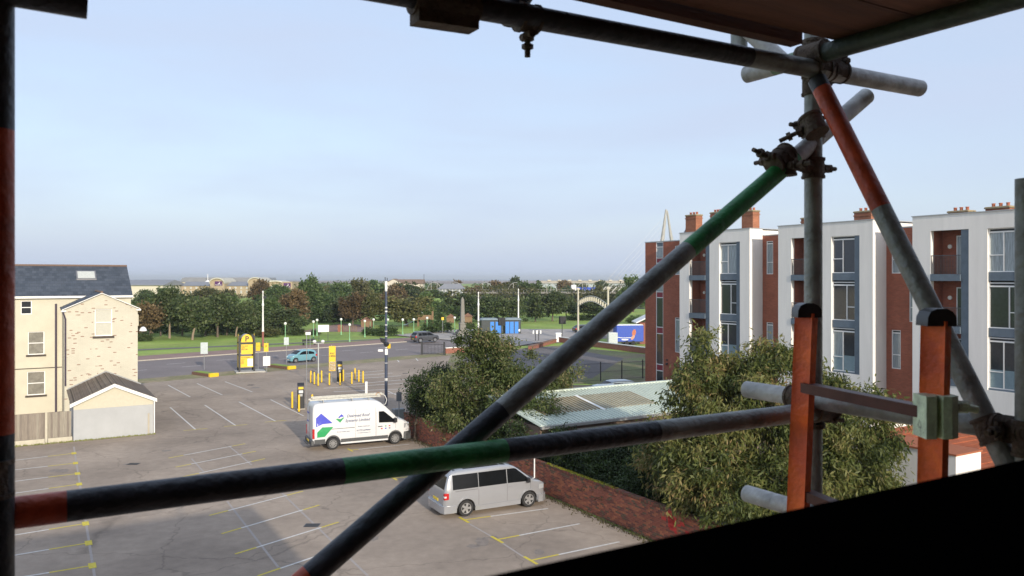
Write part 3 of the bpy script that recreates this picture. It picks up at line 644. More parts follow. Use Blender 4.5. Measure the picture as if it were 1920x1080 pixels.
# glazed strip of the brick end
sx0, sx1 = 28.44, 29.30
fr = MB().box(RD+0.02,RD+0.10,28.422,28.48,0,13.05).box(RD+0.02,RD+0.10,29.26,29.318,0,13.05)
part('strip_frame', fr, UPVC, ap)
redp = M('dark red panel', (0.22,0.012,0.03), 0.4)
seq = [(13.05,12.66,LEAD),(12.62,11.78,curt),(11.7,11.33,redp),(11.28,8.92,curt),(8.86,8.44,redp),(8.38,5.98,GLASS),(5.9,5.43,redp),(5.36,2.85,GLASS),(2.78,2.31,redp),(2.25,0.1,GLASS)]
for a,b,m_ in seq:
    part('strip_panel' if m_ in (redp,LEAD) else 'strip_window', MB().box(RD+0.05,RD+0.07,28.482,29.258,b,a), m_, ap)
    part('strip_bar', MB().box(RD+0.01,RD+0.10,28.482,29.258,a-0.02 if a<13 else a-0.06,a+0.04 if a<13 else a), UPVC, ap)
part('wall_light', MB().tube((RD-0.001,27.9,2.95),(RD-0.15,27.9,2.9),0.08,n=10).tube((RD-0.001,27.9,3.25),(RD-0.12,27.9,3.25),0.06,n=10), IRON, ap)
# --- old terrace behind
te = thing('brick_terrace', 'old red brick terrace roof with chimneys rising behind the white apartment block', 'terrace', (26.0, 41.6, 0), R(TH))
obrick = brickmat('old orange brick', (0.33,0.11,0.055), (0.42,0.16,0.085), (0.20,0.14,0.10), var=0.2)
part('wall', MB().box(13.5,22,-20,24.0,0,12.5), obrick, te)
rf = MB()
for i in range(16):
    a, b = i/16, (i+1)/16
    for xe, xr in ((13.2,17.75),(22.3,17.75)):
        xa, za = xe+(xr-xe)*a, 12.4+2.1*a; xb, zb2 = xe+(xr-xe)*b, 12.4+2.1*b
        rf.prism([(xa,za+0.05),(xb,zb2+0.015),(xb,zb2-0.02),(xa,za)],'y',-20.1,24.0)
part('roof', rf, slate, te)
rg = MB(); y = -20
while y < 24: rg.tube((17.75,y,14.54),(17.75,y+0.42,14.54),0.11,n=8); y += 0.46
part('ridge_tile', rg, M('terracotta ridge', (0.38,0.12,0.06), 0.85, var=0.2), te)['kind'] = 'stuff'
terr = M('terracotta pot', (0.40,0.13,0.07), 0.85, var=0.2); stonec = M('weathered stone cap', (0.30,0.24,0.14), 0.9, var=0.3)
def yface(px, d):                          # place along the terrace where a ray of that column meets depth d
    r = (px-960)/F; return (26+VX*d - r*(41.6+VY*d))/(0.5113+0.8594*r)
for px, wpx, top, dz, d in ((1295,26,399,1,14.5),(1340,22,394,1,15.5),(1401,26,391,1,14.5),(1617,34,391,1,14.6),(1508,14,404,0,14.6),(1796,36,390,0,14.8),(1870,42,382,0,14.8)):
    y = yface(px, d); Y = 41.6+VY*d+0.8594*y; zt = H-(top-HZ)/F*Y; hw = wpx*Y/F/2/0.95
    ch = part('chimney', MB().box(d,d+0.9,y-hw,y+hw,12.3,zt-0.32).box(d-0.05,d+0.95,y-hw-0.05,y+hw+0.05,zt-0.62,zt-0.52), obrick, te)
    part('chimney_cap', MB().bbox(d-0.08,d+0.98,y-hw-0.08,y+hw+0.08,zt-0.318,zt-0.18,0.05), stonec, ch)
    for k in range(3):
        part('chimney_pot', MB().lathe([(0.12,zt-0.18),(0.11,zt+0.02),(0.14,zt+0.04),(0.13,zt+0.08)], d+0.45, y+(k-1)*hw*0.6, 10), terr, ch)
y = yface(1273, 16); part('turret_roof', MB().lathe([(1.6,12.0),(1.1,13.6),(0.1,15.4),(0.02,16.6)], 18, y+1.0, 8), slate, te)
part('roof_hatch', MB().box(15.0,16.2,yface(1372,15.5)-0.8,yface(1372,15.5)+0.8,13.2,14.5), M('white roof box', (0.6,0.6,0.58), 0.6), te)

# ================================================================ METAL ROOFED UNIT behind the wall
mr_ = thing('metal_roofed_unit', 'low workshop with pale ribbed metal roof and brown rooflights behind the leafy trees', 'workshop', (1.83, 45.8, 0), R(TH))
# local x along V, y along U ; ridge at y=0, eave at y=-5.2
palem = M('pale green metal sheet', (0.56,0.62,0.54), 0.5, metal=0.1, var=0.08, scale=1.5, coarse=0.06)
X0, X1 = -3.6, 15.5
def ms(x, y, up=0): return (x, y, 3.5 + y*0.8/5.2 + up)
def msl(mb, x0,x1,y0,y1,u0,u1): mb.rings([[ms(x0,y0,u0),ms(x1,y0,u0),ms(x1,y1,u0),ms(x0,y1,u0)],[ms(x0,y0,u1),ms(x1,y0,u1),ms(x1,y1,u1),ms(x0,y1,u1)]])
rf = MB(); msl(rf, X0, X1, -5.2, 0, -0.05, 0)
part('metal_roof', rf, palem, mr_)
rb = MB(); x = X0+0.05
while x < X1: msl(rb, x, x+0.07, -5.2, -0.02, 0.001, 0.045); x += 0.25
part('roof_rib', rb, palem, mr_)['kind'] = 'stuff'
rl_ = M('brown rooflight', (0.27,0.22,0.13), 0.6, var=0.25, scale=2)
for a, b in ((-2.4,1.2),(1.45,5.2),(8.2,12.6)):
    q = MB(); msl(q, a, b, -3.7, -1.3, 0.002, 0.03)
    k = a
    while k < b-0.06: msl(q, k+0.04, k+0.12, -3.7, -1.3, 0.031, 0.06); k += 0.25
    part('rooflight', q, rl_, mr_)
q = MB(); msl(q, 1.22, 1.43, -3.9, -1.2, 0.002, 0.055); part('white_flashing', q, WHITE, mr_)
part('ridge_cap', MB().box(X0,X1,-0.12,0.18,3.46,3.56), palem, mr_)
part('wall', MB().box(X0+0.1,X1-0.1,-5.0,-0.1,0,2.6), M('brown unit wall', (0.16,0.11,0.08), 0.9), mr_)
part('gutter', MB().box(X0,X1,-5.36,-5.22,2.55,2.68), M('grey gutter', (0.25,0.25,0.24), 0.6), mr_)
part('felt_roof', MB().box(X0+2,X1-2,-9.2,-5.38,2.30,2.42), M('mossy felt roof', (0.15,0.125,0.10), 0.95, var=0.3, scale=2, col2=(0.10,0.11,0.05), c2scale=0.6, coarse=0.2), mr_)
part('lower_wall', MB().box(X0+2.1,X1-2.1,-9.1,-5.4,0,2.29), M('old brown wall', (0.17,0.13,0.10), 0.9), mr_)
# ---- white garage and clay roof on the right
gg = thing('white_outbuilding', 'white outbuilding with a clay red roof below the apartment block', 'outbuilding', (16.2, 33.0, 0), R(TH))
part('wall', MB().box(-0.8,0.9,-2.6,1.8,0,3.25).box(0.95,9,2.2,2.45,0,3.6), render, gg)
part('door', MB().box(0.905,0.93,-2.2,-0.9,0,2.1), M('pale garage door', (0.55,0.56,0.54), 0.5), gg)
clay = brickmat('clay roof tile', (0.36,0.11,0.05), (0.30,0.085,0.04), (0.15,0.05,0.03), bw=0.22, bh=0.2, var=0.25)
rf = MB()
for i in range(20):
    a, b = i/20, (i+1)/20; ya, yb = -5.5+7.6*a, -5.5+7.6*b; za, zb2 = 1.9+1.35*a, 1.9+1.35*b
    rf.prism([(ya,za+0.045),(yb,zb2+0.012),(yb,zb2-0.02),(ya,za)],'x',1.0,9.5)
part('roof', rf, clay, gg)
part('flat_top', MB().box(-0.85,0.95,-2.65,1.85,3.251,3.32), M('clay coping', (0.34,0.11,0.05), 0.85), gg)

# ---- palisade fence and parked cars behind (see vehicles), white coped wall, brick walls near the road
pf = thing('steel_fence', 'dark steel mesh fence behind the parked cars by the metal roof', 'fence', (0,0,0))
p0 = Vector(G(1085,717)[:2]); p1 = Vector((17.5, 82.0)); n_ = 5
for i in range(n_+1):
    p = p0.lerp(p1, i/n_); part('post', MB().box(p.x-0.05,p.x+0.05,p.y-0.05,p.y+0.05,0,1.9), IRON, pf)
q = MB(); ln = (p1-p0).length; k = 0.0
while k < ln: p = p0.lerp(p1,k/ln); q.box(p.x-0.008,p.x+0.008,p.y-0.008,p.y+0.008,0.05,1.75); k += 0.12
for z in (0.1,0.9,1.7): q.tube((p0.x,p0.y,z),(p1.x,p1.y,z),0.012,n=4)
part('mesh_bars', q, IRON, pf)['kind'] = 'stuff'
lw = thing('low_wall', 'low brick wall with bright white coping by the grassy plot', 'wall')
a = Vector((20.5,101.5)); b = Vector(G(1047,641)[:2]); c = Vector((-8.2,107.5)); gate = Vector((3.0,113.5))
redlow = M('low wall brick', (0.27,0.11,0.075), 0.9, var=0.25)
def wseg(p, q, h, th, mw, mc, par, cn='coping'):
    d = (q-p).normalized(); n = Vector((-d.y,d.x))*th/2
    for z0, z1, e, m_, nm in ((0,h,1,mw,'wall'),(h+0.002,h+0.10,1.25,mc,cn)):
        P4 = [(*(p-n*e),z0),(*(q-n*e),z0),(*(q+n*e),z0),(*(p+n*e),z0)]
        part(nm, MB().rings([P4,[(x,y,z1) for x,y,_ in P4]]), m_, par)
wseg(a,b,0.75,0.3,redlow,WHITE,lw)
pil = part('pillar', MB().box(b.x-0.4,b.x+0.4,b.y-0.4,b.y+0.4,0,1.25), WHITE, lw)
part('pillar_cap', MB().bbox(b.x-0.5,b.x+0.5,b.y-0.5,b.y+0.5,1.252,1.45,0.1), WHITE, pil)
l2 = thing('low_wall', 'short low red brick wall with pale coping beside the road behind the leafy tree', 'wall')
wseg(Vector(G(835,663)[:2]), Vector((0.0,113.0)), 0.7,0.3,redlow,WHITE,l2)
l3 = thing('low_wall', 'broken brown planter wall left of the white pillar', 'wall')
wseg(Vector((2.5,112.0)), Vector((b.x-0.6,b.y-1.0)), 0.45,0.5,redlow,M('earth coping', (0.2,0.11,0.07), 0.95),l3)
fr_ = thing('railing_panel', 'short black iron railing panel by the road left of the leafy tree', 'railing')
p0 = Vector(G(791,665)[:2]); p1 = Vector(G(833,666)[:2])
for p in (p0,p1): part('post', MB().box(p.x-0.12,p.x+0.12,p.y-0.12,p.y+0.12,0,1.75), IRON, fr_)
q = MB()
for i in range(1,16): p = p0.lerp(p1,i/16); q.box(p.x-0.018,p.x+0.018,p.y-0.018,p.y+0.018,0.1,1.45)
q.tube((p0.x,p0.y,1.4),(p1.x,p1.y,1.4),0.03,n=4).tube((p0.x,p0.y,0.15),(p1.x,p1.y,0.15),0.03,n=4)
part('bars', q, IRON, fr_)

# ================================================================ THE BUILDING WE LOOK OUT OF (dark sill at the lower right)
# frame: x along V, y along U, eye at (0,0)
hb = thing('brick_building', 'dark brick building whose window sill crosses the lower right corner', 'building', (0,0,0), R(TH))
sill_m = M('near black sill', (0.003,0.003,0.003), 1.0, var=0.2, spec=0.0)  # even near-black all over, without gloss
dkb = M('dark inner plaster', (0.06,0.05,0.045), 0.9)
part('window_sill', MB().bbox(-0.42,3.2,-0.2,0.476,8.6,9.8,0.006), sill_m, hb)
part('outer_wall', MB().wall('x', -5.0, 4.5, 0, 11.2, 0.10, 0.42, [(-0.40,1.5,8.5,10.95)]), M('camera side brick', (0.24,0.15,0.11), 0.9), hb)
part('inner_room', MB().box(-1.6,-1.5,-3,0.09,8.0,11.1).box(2.6,2.7,-3,0.09,8.0,11.1).box(-1.5,2.6,-3.1,-3,8.0,11.1).box(-1.5,2.6,-3,0.09,11.0,11.1).box(-1.5,2.6,-3,0.09,8.0,8.1), dkb, hb)
part('roof', MB().prism([(-5.1,11.21),(4.6,11.21),(4.6,11.27),(-5.1,11.27)],'y',-8,0.45), slate, hb)
part('side_wall', MB().box(-5.0,-4.7,-8,0.09,0,11.2).box(4.2,4.5,-8,0.09,0,11.2).box(-4.69,4.19,-8,-7.7,0,11.2), dkb, hb)

# ================================================================ SCAFFOLD (u along U, v along V from the corner standard)
A = Vector((0.806, 2.14)); Uv = Vector((UX,UY)); Vv = Vector((VX,VY))
def S(v, u, z): p = A + Vv*v + Uv*u; return Vector((p.x, p.y, H+z))
sf = thing('scaffold', 'steel tube scaffold with red and green painted tubes in front of the window', 'scaffold', (A.x, A.y, 0))
def scaf(name, col, rough=0.45, metal=0.3, rust=0.35):
    return M(name, col, rough, metal=metal, var=0.4, scale=14, bump=0.25, bscale=60, col2=tuple(c*rust+0.02*(1,0.6,0.4)[i] for i,c in enumerate(col)), c2scale=9, pos=(0.52,0.7))
T_G = scaf('weathered grey tube', (0.27,0.285,0.265), metal=0.3, rust=0.55); T_D = scaf('dark dull tube', (0.045,0.05,0.058), metal=0.2, rust=0.6); T_L = scaf('bright galvanised tube', (0.50,0.505,0.485), rough=0.5, metal=0.1, rust=0.6)
T_GR = scaf('green painted tube', (0.035,0.25,0.07), metal=0.0); T_R = scaf('orange red painted tube', (0.50,0.075,0.025), metal=0.0, rust=0.7); T_DG = scaf('dark green tube', (0.05,0.075,0.06), metal=0.1, rust=0.7)
T_LG = scaf('lichen green tube', (0.16,0.26,0.16), metal=0.0, rust=0.8)
TM = [T_G, T_D, T_L, T_GR, T_R, T_DG, T_LG]
RT = 0.02415
def tube(name, p, q, bands=((0,0),), r=RT, n=24):
    """one tube with painted bands: bands = (start fraction, material index); slightly hollow ends"""
    p, q = Vector(p), Vector(q); mb = MB(); k = list(bands) + [(1.0, None)]
    d = (q-p).normalized(); a = d.cross(Vector((0,0,1)));
    if a.length < 0.05: a = d.cross(Vector((0,1,0)))
    a.normalize(); b = d.cross(a)
    def ring(c, rr): return [c + (a*math.cos(2*math.pi*j/n)+b*math.sin(2*math.pi*j/n))*rr for j in range(n)]
    for i in range(len(k)-1):
        mb.m = k[i][1]; st = [p.lerp(q,k[i][0]), p.lerp(q,k[i+1][0])]; mb.rings([ring(st[0],r), ring(st[1],r)], caps=False)
    mb.m = k[0][1]; mb.rings([ring(p,r), ring(p,r*0.86), ring(p+d*0.05,r*0.84)], caps=False); mb.poly(ring(p+d*0.05,r*0.84))
    mb.m = k[-2][1]; mb.rings([ring(q,r), ring(q,r*0.86), ring(q-d*0.05,r*0.84)], caps=False); mb.poly(ring(q-d*0.05,r*0.84))
    return part(name, mb, TM, sf, world=True, smooth=True)
RUSTC = M('rusty coupler steel', (0.11,0.08,0.06), 0.75, metal=0.3, var=0.4, scale=40, bump=0.5, bscale=120, col2=(0.13,0.10,0.07), c2scale=30)
def coupler(c1, d1, c2, d2, bolt=None, boltlen=0.058, name='coupler', mat=None, wd=0.05, par=None, nb=2):
    """clamp: a collar on each tube, the block between them, flap hinge and eye bolt with nut"""
    mat = mat or RUSTC; c1, d1, c2, d2 = Vector(c1), Vector(d1).normalized(), Vector(c2), Vector(d2).normalized()
    mb = MB()
    for c, d in ((c1,d1),(c2,d2)):
        mb.tube(c-d*wd/2, c+d*wd/2, 0.0295, n=18)
        mb.tube(c-d*wd/2-d*0.003, c-d*wd/2+d*0.004, 0.0318, n=18); mb.tube(c+d*wd/2-d*0.004, c+d*wd/2+d*0.003, 0.0318, n=18)
    mb.tube(c1, c2, 0.021, n=8)
    o = part(name, mb, mat, sf, world=True, smooth=True)
    for c, d, s in ((c1,d1,1),(c2,d2,-1))[:nb]:
        ax = (c2-c1); ax = ax.normalized() if ax.length > 0.01 else Vector((0,0,1))
        side = d.cross(ax).normalized()*s
        if bolt is not None and c is c1: side = Vector(bolt).normalized()
        out = side.cross(d).normalized()
        e = MB()
        b0 = c + side*0.036; e.tube(b0 - out*0.02, b0 + out*0.02, 0.009, n=8)
        e.tube(b0, b0 + side*0.010, 0.014, n=8)
        e.tube(b0, b0 + side*boltlen, 0.0062, n=8)
        e.tube(b0 + side*boltlen*0.42, b0 + side*boltlen*0.62, 0.0125, n=6)
        b = part('bolt', e, mat, o); b.location = (0,0,0)
        b.data.transform(Matrix.Translation(-sf.location))
    return o
# lower ledger, with painted bands (p -> q from left to right)
def frac(v0, v1, v): return (v - v0)/(v1 - v0)
zl = -0.382*0.93
v0, v1 = -1.90, 0.045
tube('ledger', S(v0,-0.0,zl-0.0), S(v1,0.0,zl), [(0,4),(frac(v0,v1,-1.746),1),(frac(v0,v1,-1.303),3),(frac(v0,v1,-0.957),1),(frac(v0,v1,-0.55),0)])
# corner standard stands just outside the ledger
tube('standard', S(0.065,0.052,-10), S(0.065,0.052,1.9), [(0,0)])
tube('standard', S(-1.838,-0.02,-10), S(-1.838,-0.02,1.9), [(0,0),(frac(-10,1.9,-0.80),1),(frac(-10,1.9,-0.23),4),(frac(-10,1.9,0.22),1)])
# upper ledger
tube('ledger', S(-2.6,-0.02,0.522), S(0.475,0.0,0.566), [(0,1),(frac(-2.6,.475,-0.7),1),(frac(-2.6,.475,-0.25),0),(frac(-2.6,.475,0.02),2)])
tube('ledger', S(-2.6,-0.03,0.445), S(-1.719,-0.03,0.425), [(0,1)])
# facade brace
vb0, vb1, zb0, zb1 = -1.42, -(-0.224), -0.526-0.05, 0.514
vb0 = -1.344 - 0.2; zb0 = -0.526 - 0.2*1.04/1.568
tube('brace', S(-1.527,0.055,-0.679), S(0.302,0.055,0.534), [(0,4),(frac(-1.527,.302,-1.345),1),(frac(-1.527,.302,-0.93),0),(frac(-1.527,.302,-0.397),3),(frac(-1.527,.302,-0.01),2)])
# end brace, falling toward the right
def E(u, z, off=0.0): return S(off, u, z)
k = (-0.387-0.472)/((-.493)-(-.042))
tube('brace', S(0.0,-0.012,0.472+k*(-0.012+.042)), S(0.0,-0.78,0.472+k*(-0.78+.042)), [(0,1),(0.02,4),(frac(-0.012,-0.78,-0.20),0)])
# end guard rails
tube('guard_rail', E(0.2336,-0.3245), E(-1.3,-0.3225), [(0,2),(0.12,0)])
tube('guard_rail', E(0.2336,-0.629), E(-1.3,-0.629), [(0,2),(0.12,0)])
# transom under the boards
tube('transom', E(0.2336,0.596), E(-1.5,0.592), [(0,2),(0.06,6),(0.14,5)])
# inner standard, at the right edge
tube('standard', S(0,-0.539,-10), S(0,-0.539,0.209), [(0,0)])
# tubes running up behind the transom end
tube('puncheon', S(0.0,0.262,0.64), S(-0.02,0.262,1.9), [(0,0)])
tube('brace', S(0.04,0.12,0.60), S(-0.12,0.5,1.05), [(0,2)])
tube('puncheon', S(-0.90,0.06,0.55), S(-0.90,0.06,1.9), [(0,2)])
tube('brace', S(-0.93,0.02,0.56), S(-0.66,0.0,0.95), [(0,1)])
# couplers
Zv = (0,0,1); DV = (VX,VY,0); DU = (UX,UY,0)
coupler(S(0.065,0.052,0.535), Zv, S(0.02,0.0,0.566), DV, bolt=(VX,VY,0.25))
coupler(S(0.09,0.0,0.566), DV, S(0.05,0.0,0.60), DU, bolt=(0.6,0,0.9), boltlen=0.06)
coupler(S(0.0,0.0,0.60), DU, S(0.065,0.052,0.62), Zv, wd=0.075, bolt=(0.2,-0.3,-1), boltlen=0.03)
coupler(S(0.065,0.052,0.418), Zv, S(0.0,0.0,0.41), (DU[0]*0.47,DU[1]*0.47,0.88), bolt=(-VX,-VY,0.0))
coupler(S(0.065,0.052,0.305), Zv, S(-0.06,0.055,0.325), (VX,VY,0.66), bolt=(VX,VY,0.05))
coupler(S(-0.075,0.055,0.315), (VX,VY,0.66), S(-0.05,0.052,0.30), Zv, bolt=(-VX,-VY,0.25), boltlen=0.06, wd=0.04)
coupler(S(0.065,0.052,zl-0.02), Zv, S(0.04,0.0,zl), DV, bolt=(VX,VY,-0.3), wd=0.07)
coupler(S(0.0,0.05,-0.3245), DU, S(0.065,0.052,-0.38), Zv, bolt=(VX,VY,0.2))
coupler(S(0,-0.539,-0.335), Zv, S(0,-0.50,-0.3225), DU, bolt=(-UX*0.3,-UY*0.3,0.8), boltlen=0.05, wd=0.07)
coupler(S(0,-0.46,-0.33), (DU[0]*0.47,DU[1]*0.47,0.88), S(0,-0.50,-0.3225), DU, boltlen=0.04)
coupler(S(-1.845,-0.02,zl+0.06), Zv, S(-1.88,0.03,zl), DV, nb=0)
coupler(S(-0.90,0.0,0.546), DV, S(-0.90,0.05,0.60), Zv, bolt=(0,0,-1), boltlen=0.045, wd=0.04, nb=1)
# sleeve on the upper ledger
q = MB(); q.tube(S(-1.165,-0.005,0.540),S(-1.025,-0.005,0.542),0.031,n=16)
o = part('sleeve_coupler', q, RUSTC, sf, world=True, smooth=True)
q = MB(); c0, c1 = S(-1.16,-0.005,0.5), S(-1.03,-0.005,0.5); n_ = Vector((UX,UY,0))*0.022
q.rings([[c0-n_+Vector((0,0,-.008)), c1-n_+Vector((0,0,-.004)), c1+n_+Vector((0,0,-.004)), c0+n_+Vector((0,0,-.008))],[c0-n_+Vector((0,0,.05)), c1-n_+Vector((0,0,.05)), c1+n_+Vector((0,0,.05)), c0+n_+Vector((0,0,.05))]])
part('sleeve_flange', q, RUSTC, o); o.children[0].data.transform(Matrix.Translation(-sf.location))
# green rail bracket on the ladder's near stile (belongs to the scaffold)
BR = M('pale green rail bracket', (0.74,0.86,0.60), 0.5, metal=0.0, var=0.3, scale=30, bump=0.2, col2=(0.12,0.12,0.08), c2scale=25, pos=(0.62,0.72))

# ---- ladder
ld = thing('ladder', 'orange red fibreglass ladder with black end caps tied to the scaffold', 'ladder', (0.80, 1.8, H-1.0), 0)
LRED = M('orange red ladder rail', (1.0,0.17,0.02), 0.45, var=0.2, scale=20, bump=0.2, col2=(0.75,0.10,0.02), c2scale=6)
def stile(pxt, pxb, Yt, name='stile', top=-0.088, zb=-2.2):
    xt = (pxt-960)/F*Yt; xb = xt + (pxb-pxt)/F*Yt*4.4
    d = Vector((UX,UY))
    prof = [(-0.011,-0.028),(0.011,-0.028),(0.019,-0.020),(0.021,0.0),(0.019,0.020),(0.011,0.028),(-0.011,0.028),(-0.006,0.018),(-0.006,-0.018)]
    mb = MB(); rr = []
    a = R(-12)
    for z in (zb, top):
        k = (z-zb)/(top-zb); x = xb+(xt-xb)*k
        # section: long side along the ladder's width (across the rungs' axis is U)
        rr.append([(x + VX*p*1.0 + UX*q*0.95, Yt + VY*p + UY*q*0.95, H+z) for q, p in [(b_,a_) for a_, b_ in prof]])
    mb.rings(rr); part(name, mb, LRED, ld, world=True, smooth=35)
    cp_ = MB(); x = xt
    pts = [(x-0.030,-0.010),(x+0.030,-0.010),(x+0.029,0.010),(x+0.022,0.020),(x+0.009,0.026),(x-0.010,0.026),(x-0.023,0.020),(x-0.029,0.008)]
    cp_.rings([[(p[0],Yt-0.024,H+top+p[1]) for p in pts],[(p[0],Yt+0.024,H+top+p[1]) for p in pts]])
    cpo = part('end_cap', cp_, BLACK, ld, world=True, smooth=35)
    return xt
xA = stile(1512, 1497, 2.02); xB = stile(1755, 1745, 1.66)
for z in (-0.275, -0.275+0.27-0.54, -0.275-0.54):
    a_, b_ = Vector((xA-0.004,2.02,H+z)), Vector((xB-0.03,1.66,H+z))
    sx = Vector((UX,UY,0)); q = MB()
    prof = [(-0.016,-0.012),(0.016,-0.012),(0.016,0.012),(-0.016,0.012)]
    nx = Vector((VX,VY,0))
    q.rings([[a_+nx*p+Vector((0,0,r)) for p,r in prof],[b_+nx*p+Vector((0,0,r)) for p,r in prof]])
    part('rung', q, M('dark worn aluminium rung', (0.10,0.036,0.026), 0.5, metal=0.3, var=0.3, scale=20), ld, world=True)
# bracket around the near stile
bx, by = xB-0.006, 1.615
q = MB(); zc = H-0.283
q.rings([[(bx-0.037,by,zc-0.042),(bx-0.016,by,zc-0.042),(bx-0.013,by+0.014,zc-0.042),(bx-0.006,by+0.014,zc-0.042),(bx-0.003,by,zc-0.042),(bx+0.014,by-0.002,zc-0.042),(bx+0.034,by+0.012,zc-0.042),(bx+0.034,by+0.055,zc-0.042),(bx-0.037,by+0.055,zc-0.042)],
         [(bx-0.037,by,zc+0.044),(bx-0.016,by,zc+0.044),(bx-0.013,by+0.014,zc+0.044),(bx-0.006,by+0.014,zc+0.044),(bx-0.003,by,zc+0.044),(bx+0.014,by-0.002,zc+0.044),(bx+0.034,by+0.012,zc+0.044),(bx+0.034,by+0.055,zc+0.044),(bx-0.037,by+0.055,zc+0.044)]])
o = part('ladder_bracket', q, BR, sf, world=True)
e = MB().tube((bx+0.034,by+0.03,zc+0.02),(bx+0.062,by+0.03,zc+0.018),0.013,n=10).tube((bx+0.05,by+0.03,zc+0.02),(bx+0.085,by+0.035,zc+0.012),0.008,n=8)
b_ = part('bolt', e, BR, o); b_.data.transform(Matrix.Translation(-sf.location))
# ---- boards overhead
bw = M('scaffold board timber', (0.20,0.085,0.05), 0.85, var=0.25, scale=6, stretch=(0.6,8,8), bump=0.3, col2=(0.11,0.05,0.035), c2scale=3)
for i, (vend, vst, u0, u1, lab) in enumerate((( 0.134,-2.6,-0.285,-0.062,'outermost brown scaffold board overhead at the top right'),
     (0.118,-2.6,-0.512,-0.290,'second brown scaffold board overhead from the outer edge'),
     (0.15,-2.6,-0.740,-0.517,'third brown scaffold board overhead from the outer edge'),
     (0.12,-2.6,-0.967,-0.745,'fourth brown scaffold board overhead from the outer edge'),
     (0.14,-2.6,-1.195,-0.972,'innermost brown scaffold board overhead nearest the wall'))):
    b = thing('scaffold_board', lab, 'board', tuple(S(0,0,0.622)), R(TH), 'scaffold boards overhead')
    part('plank', MB().box(vst, vend, u0, u1, 0, 0.038), bw, b)
    part('end_band', MB().box(vend-0.05, vend+0.0015, u0-0.0012, u1+0.0012, -0.0015, 0.0395), IRON, b)
tb = thing('toe_board', 'narrow brown toe board on edge above the upper ledger', 'board', tuple(S(0,0,0.600)), R(TH))
part('plank', MB().box(-2.6, -0.104, -0.05, -0.012, 0, 0.2), bw, tb)
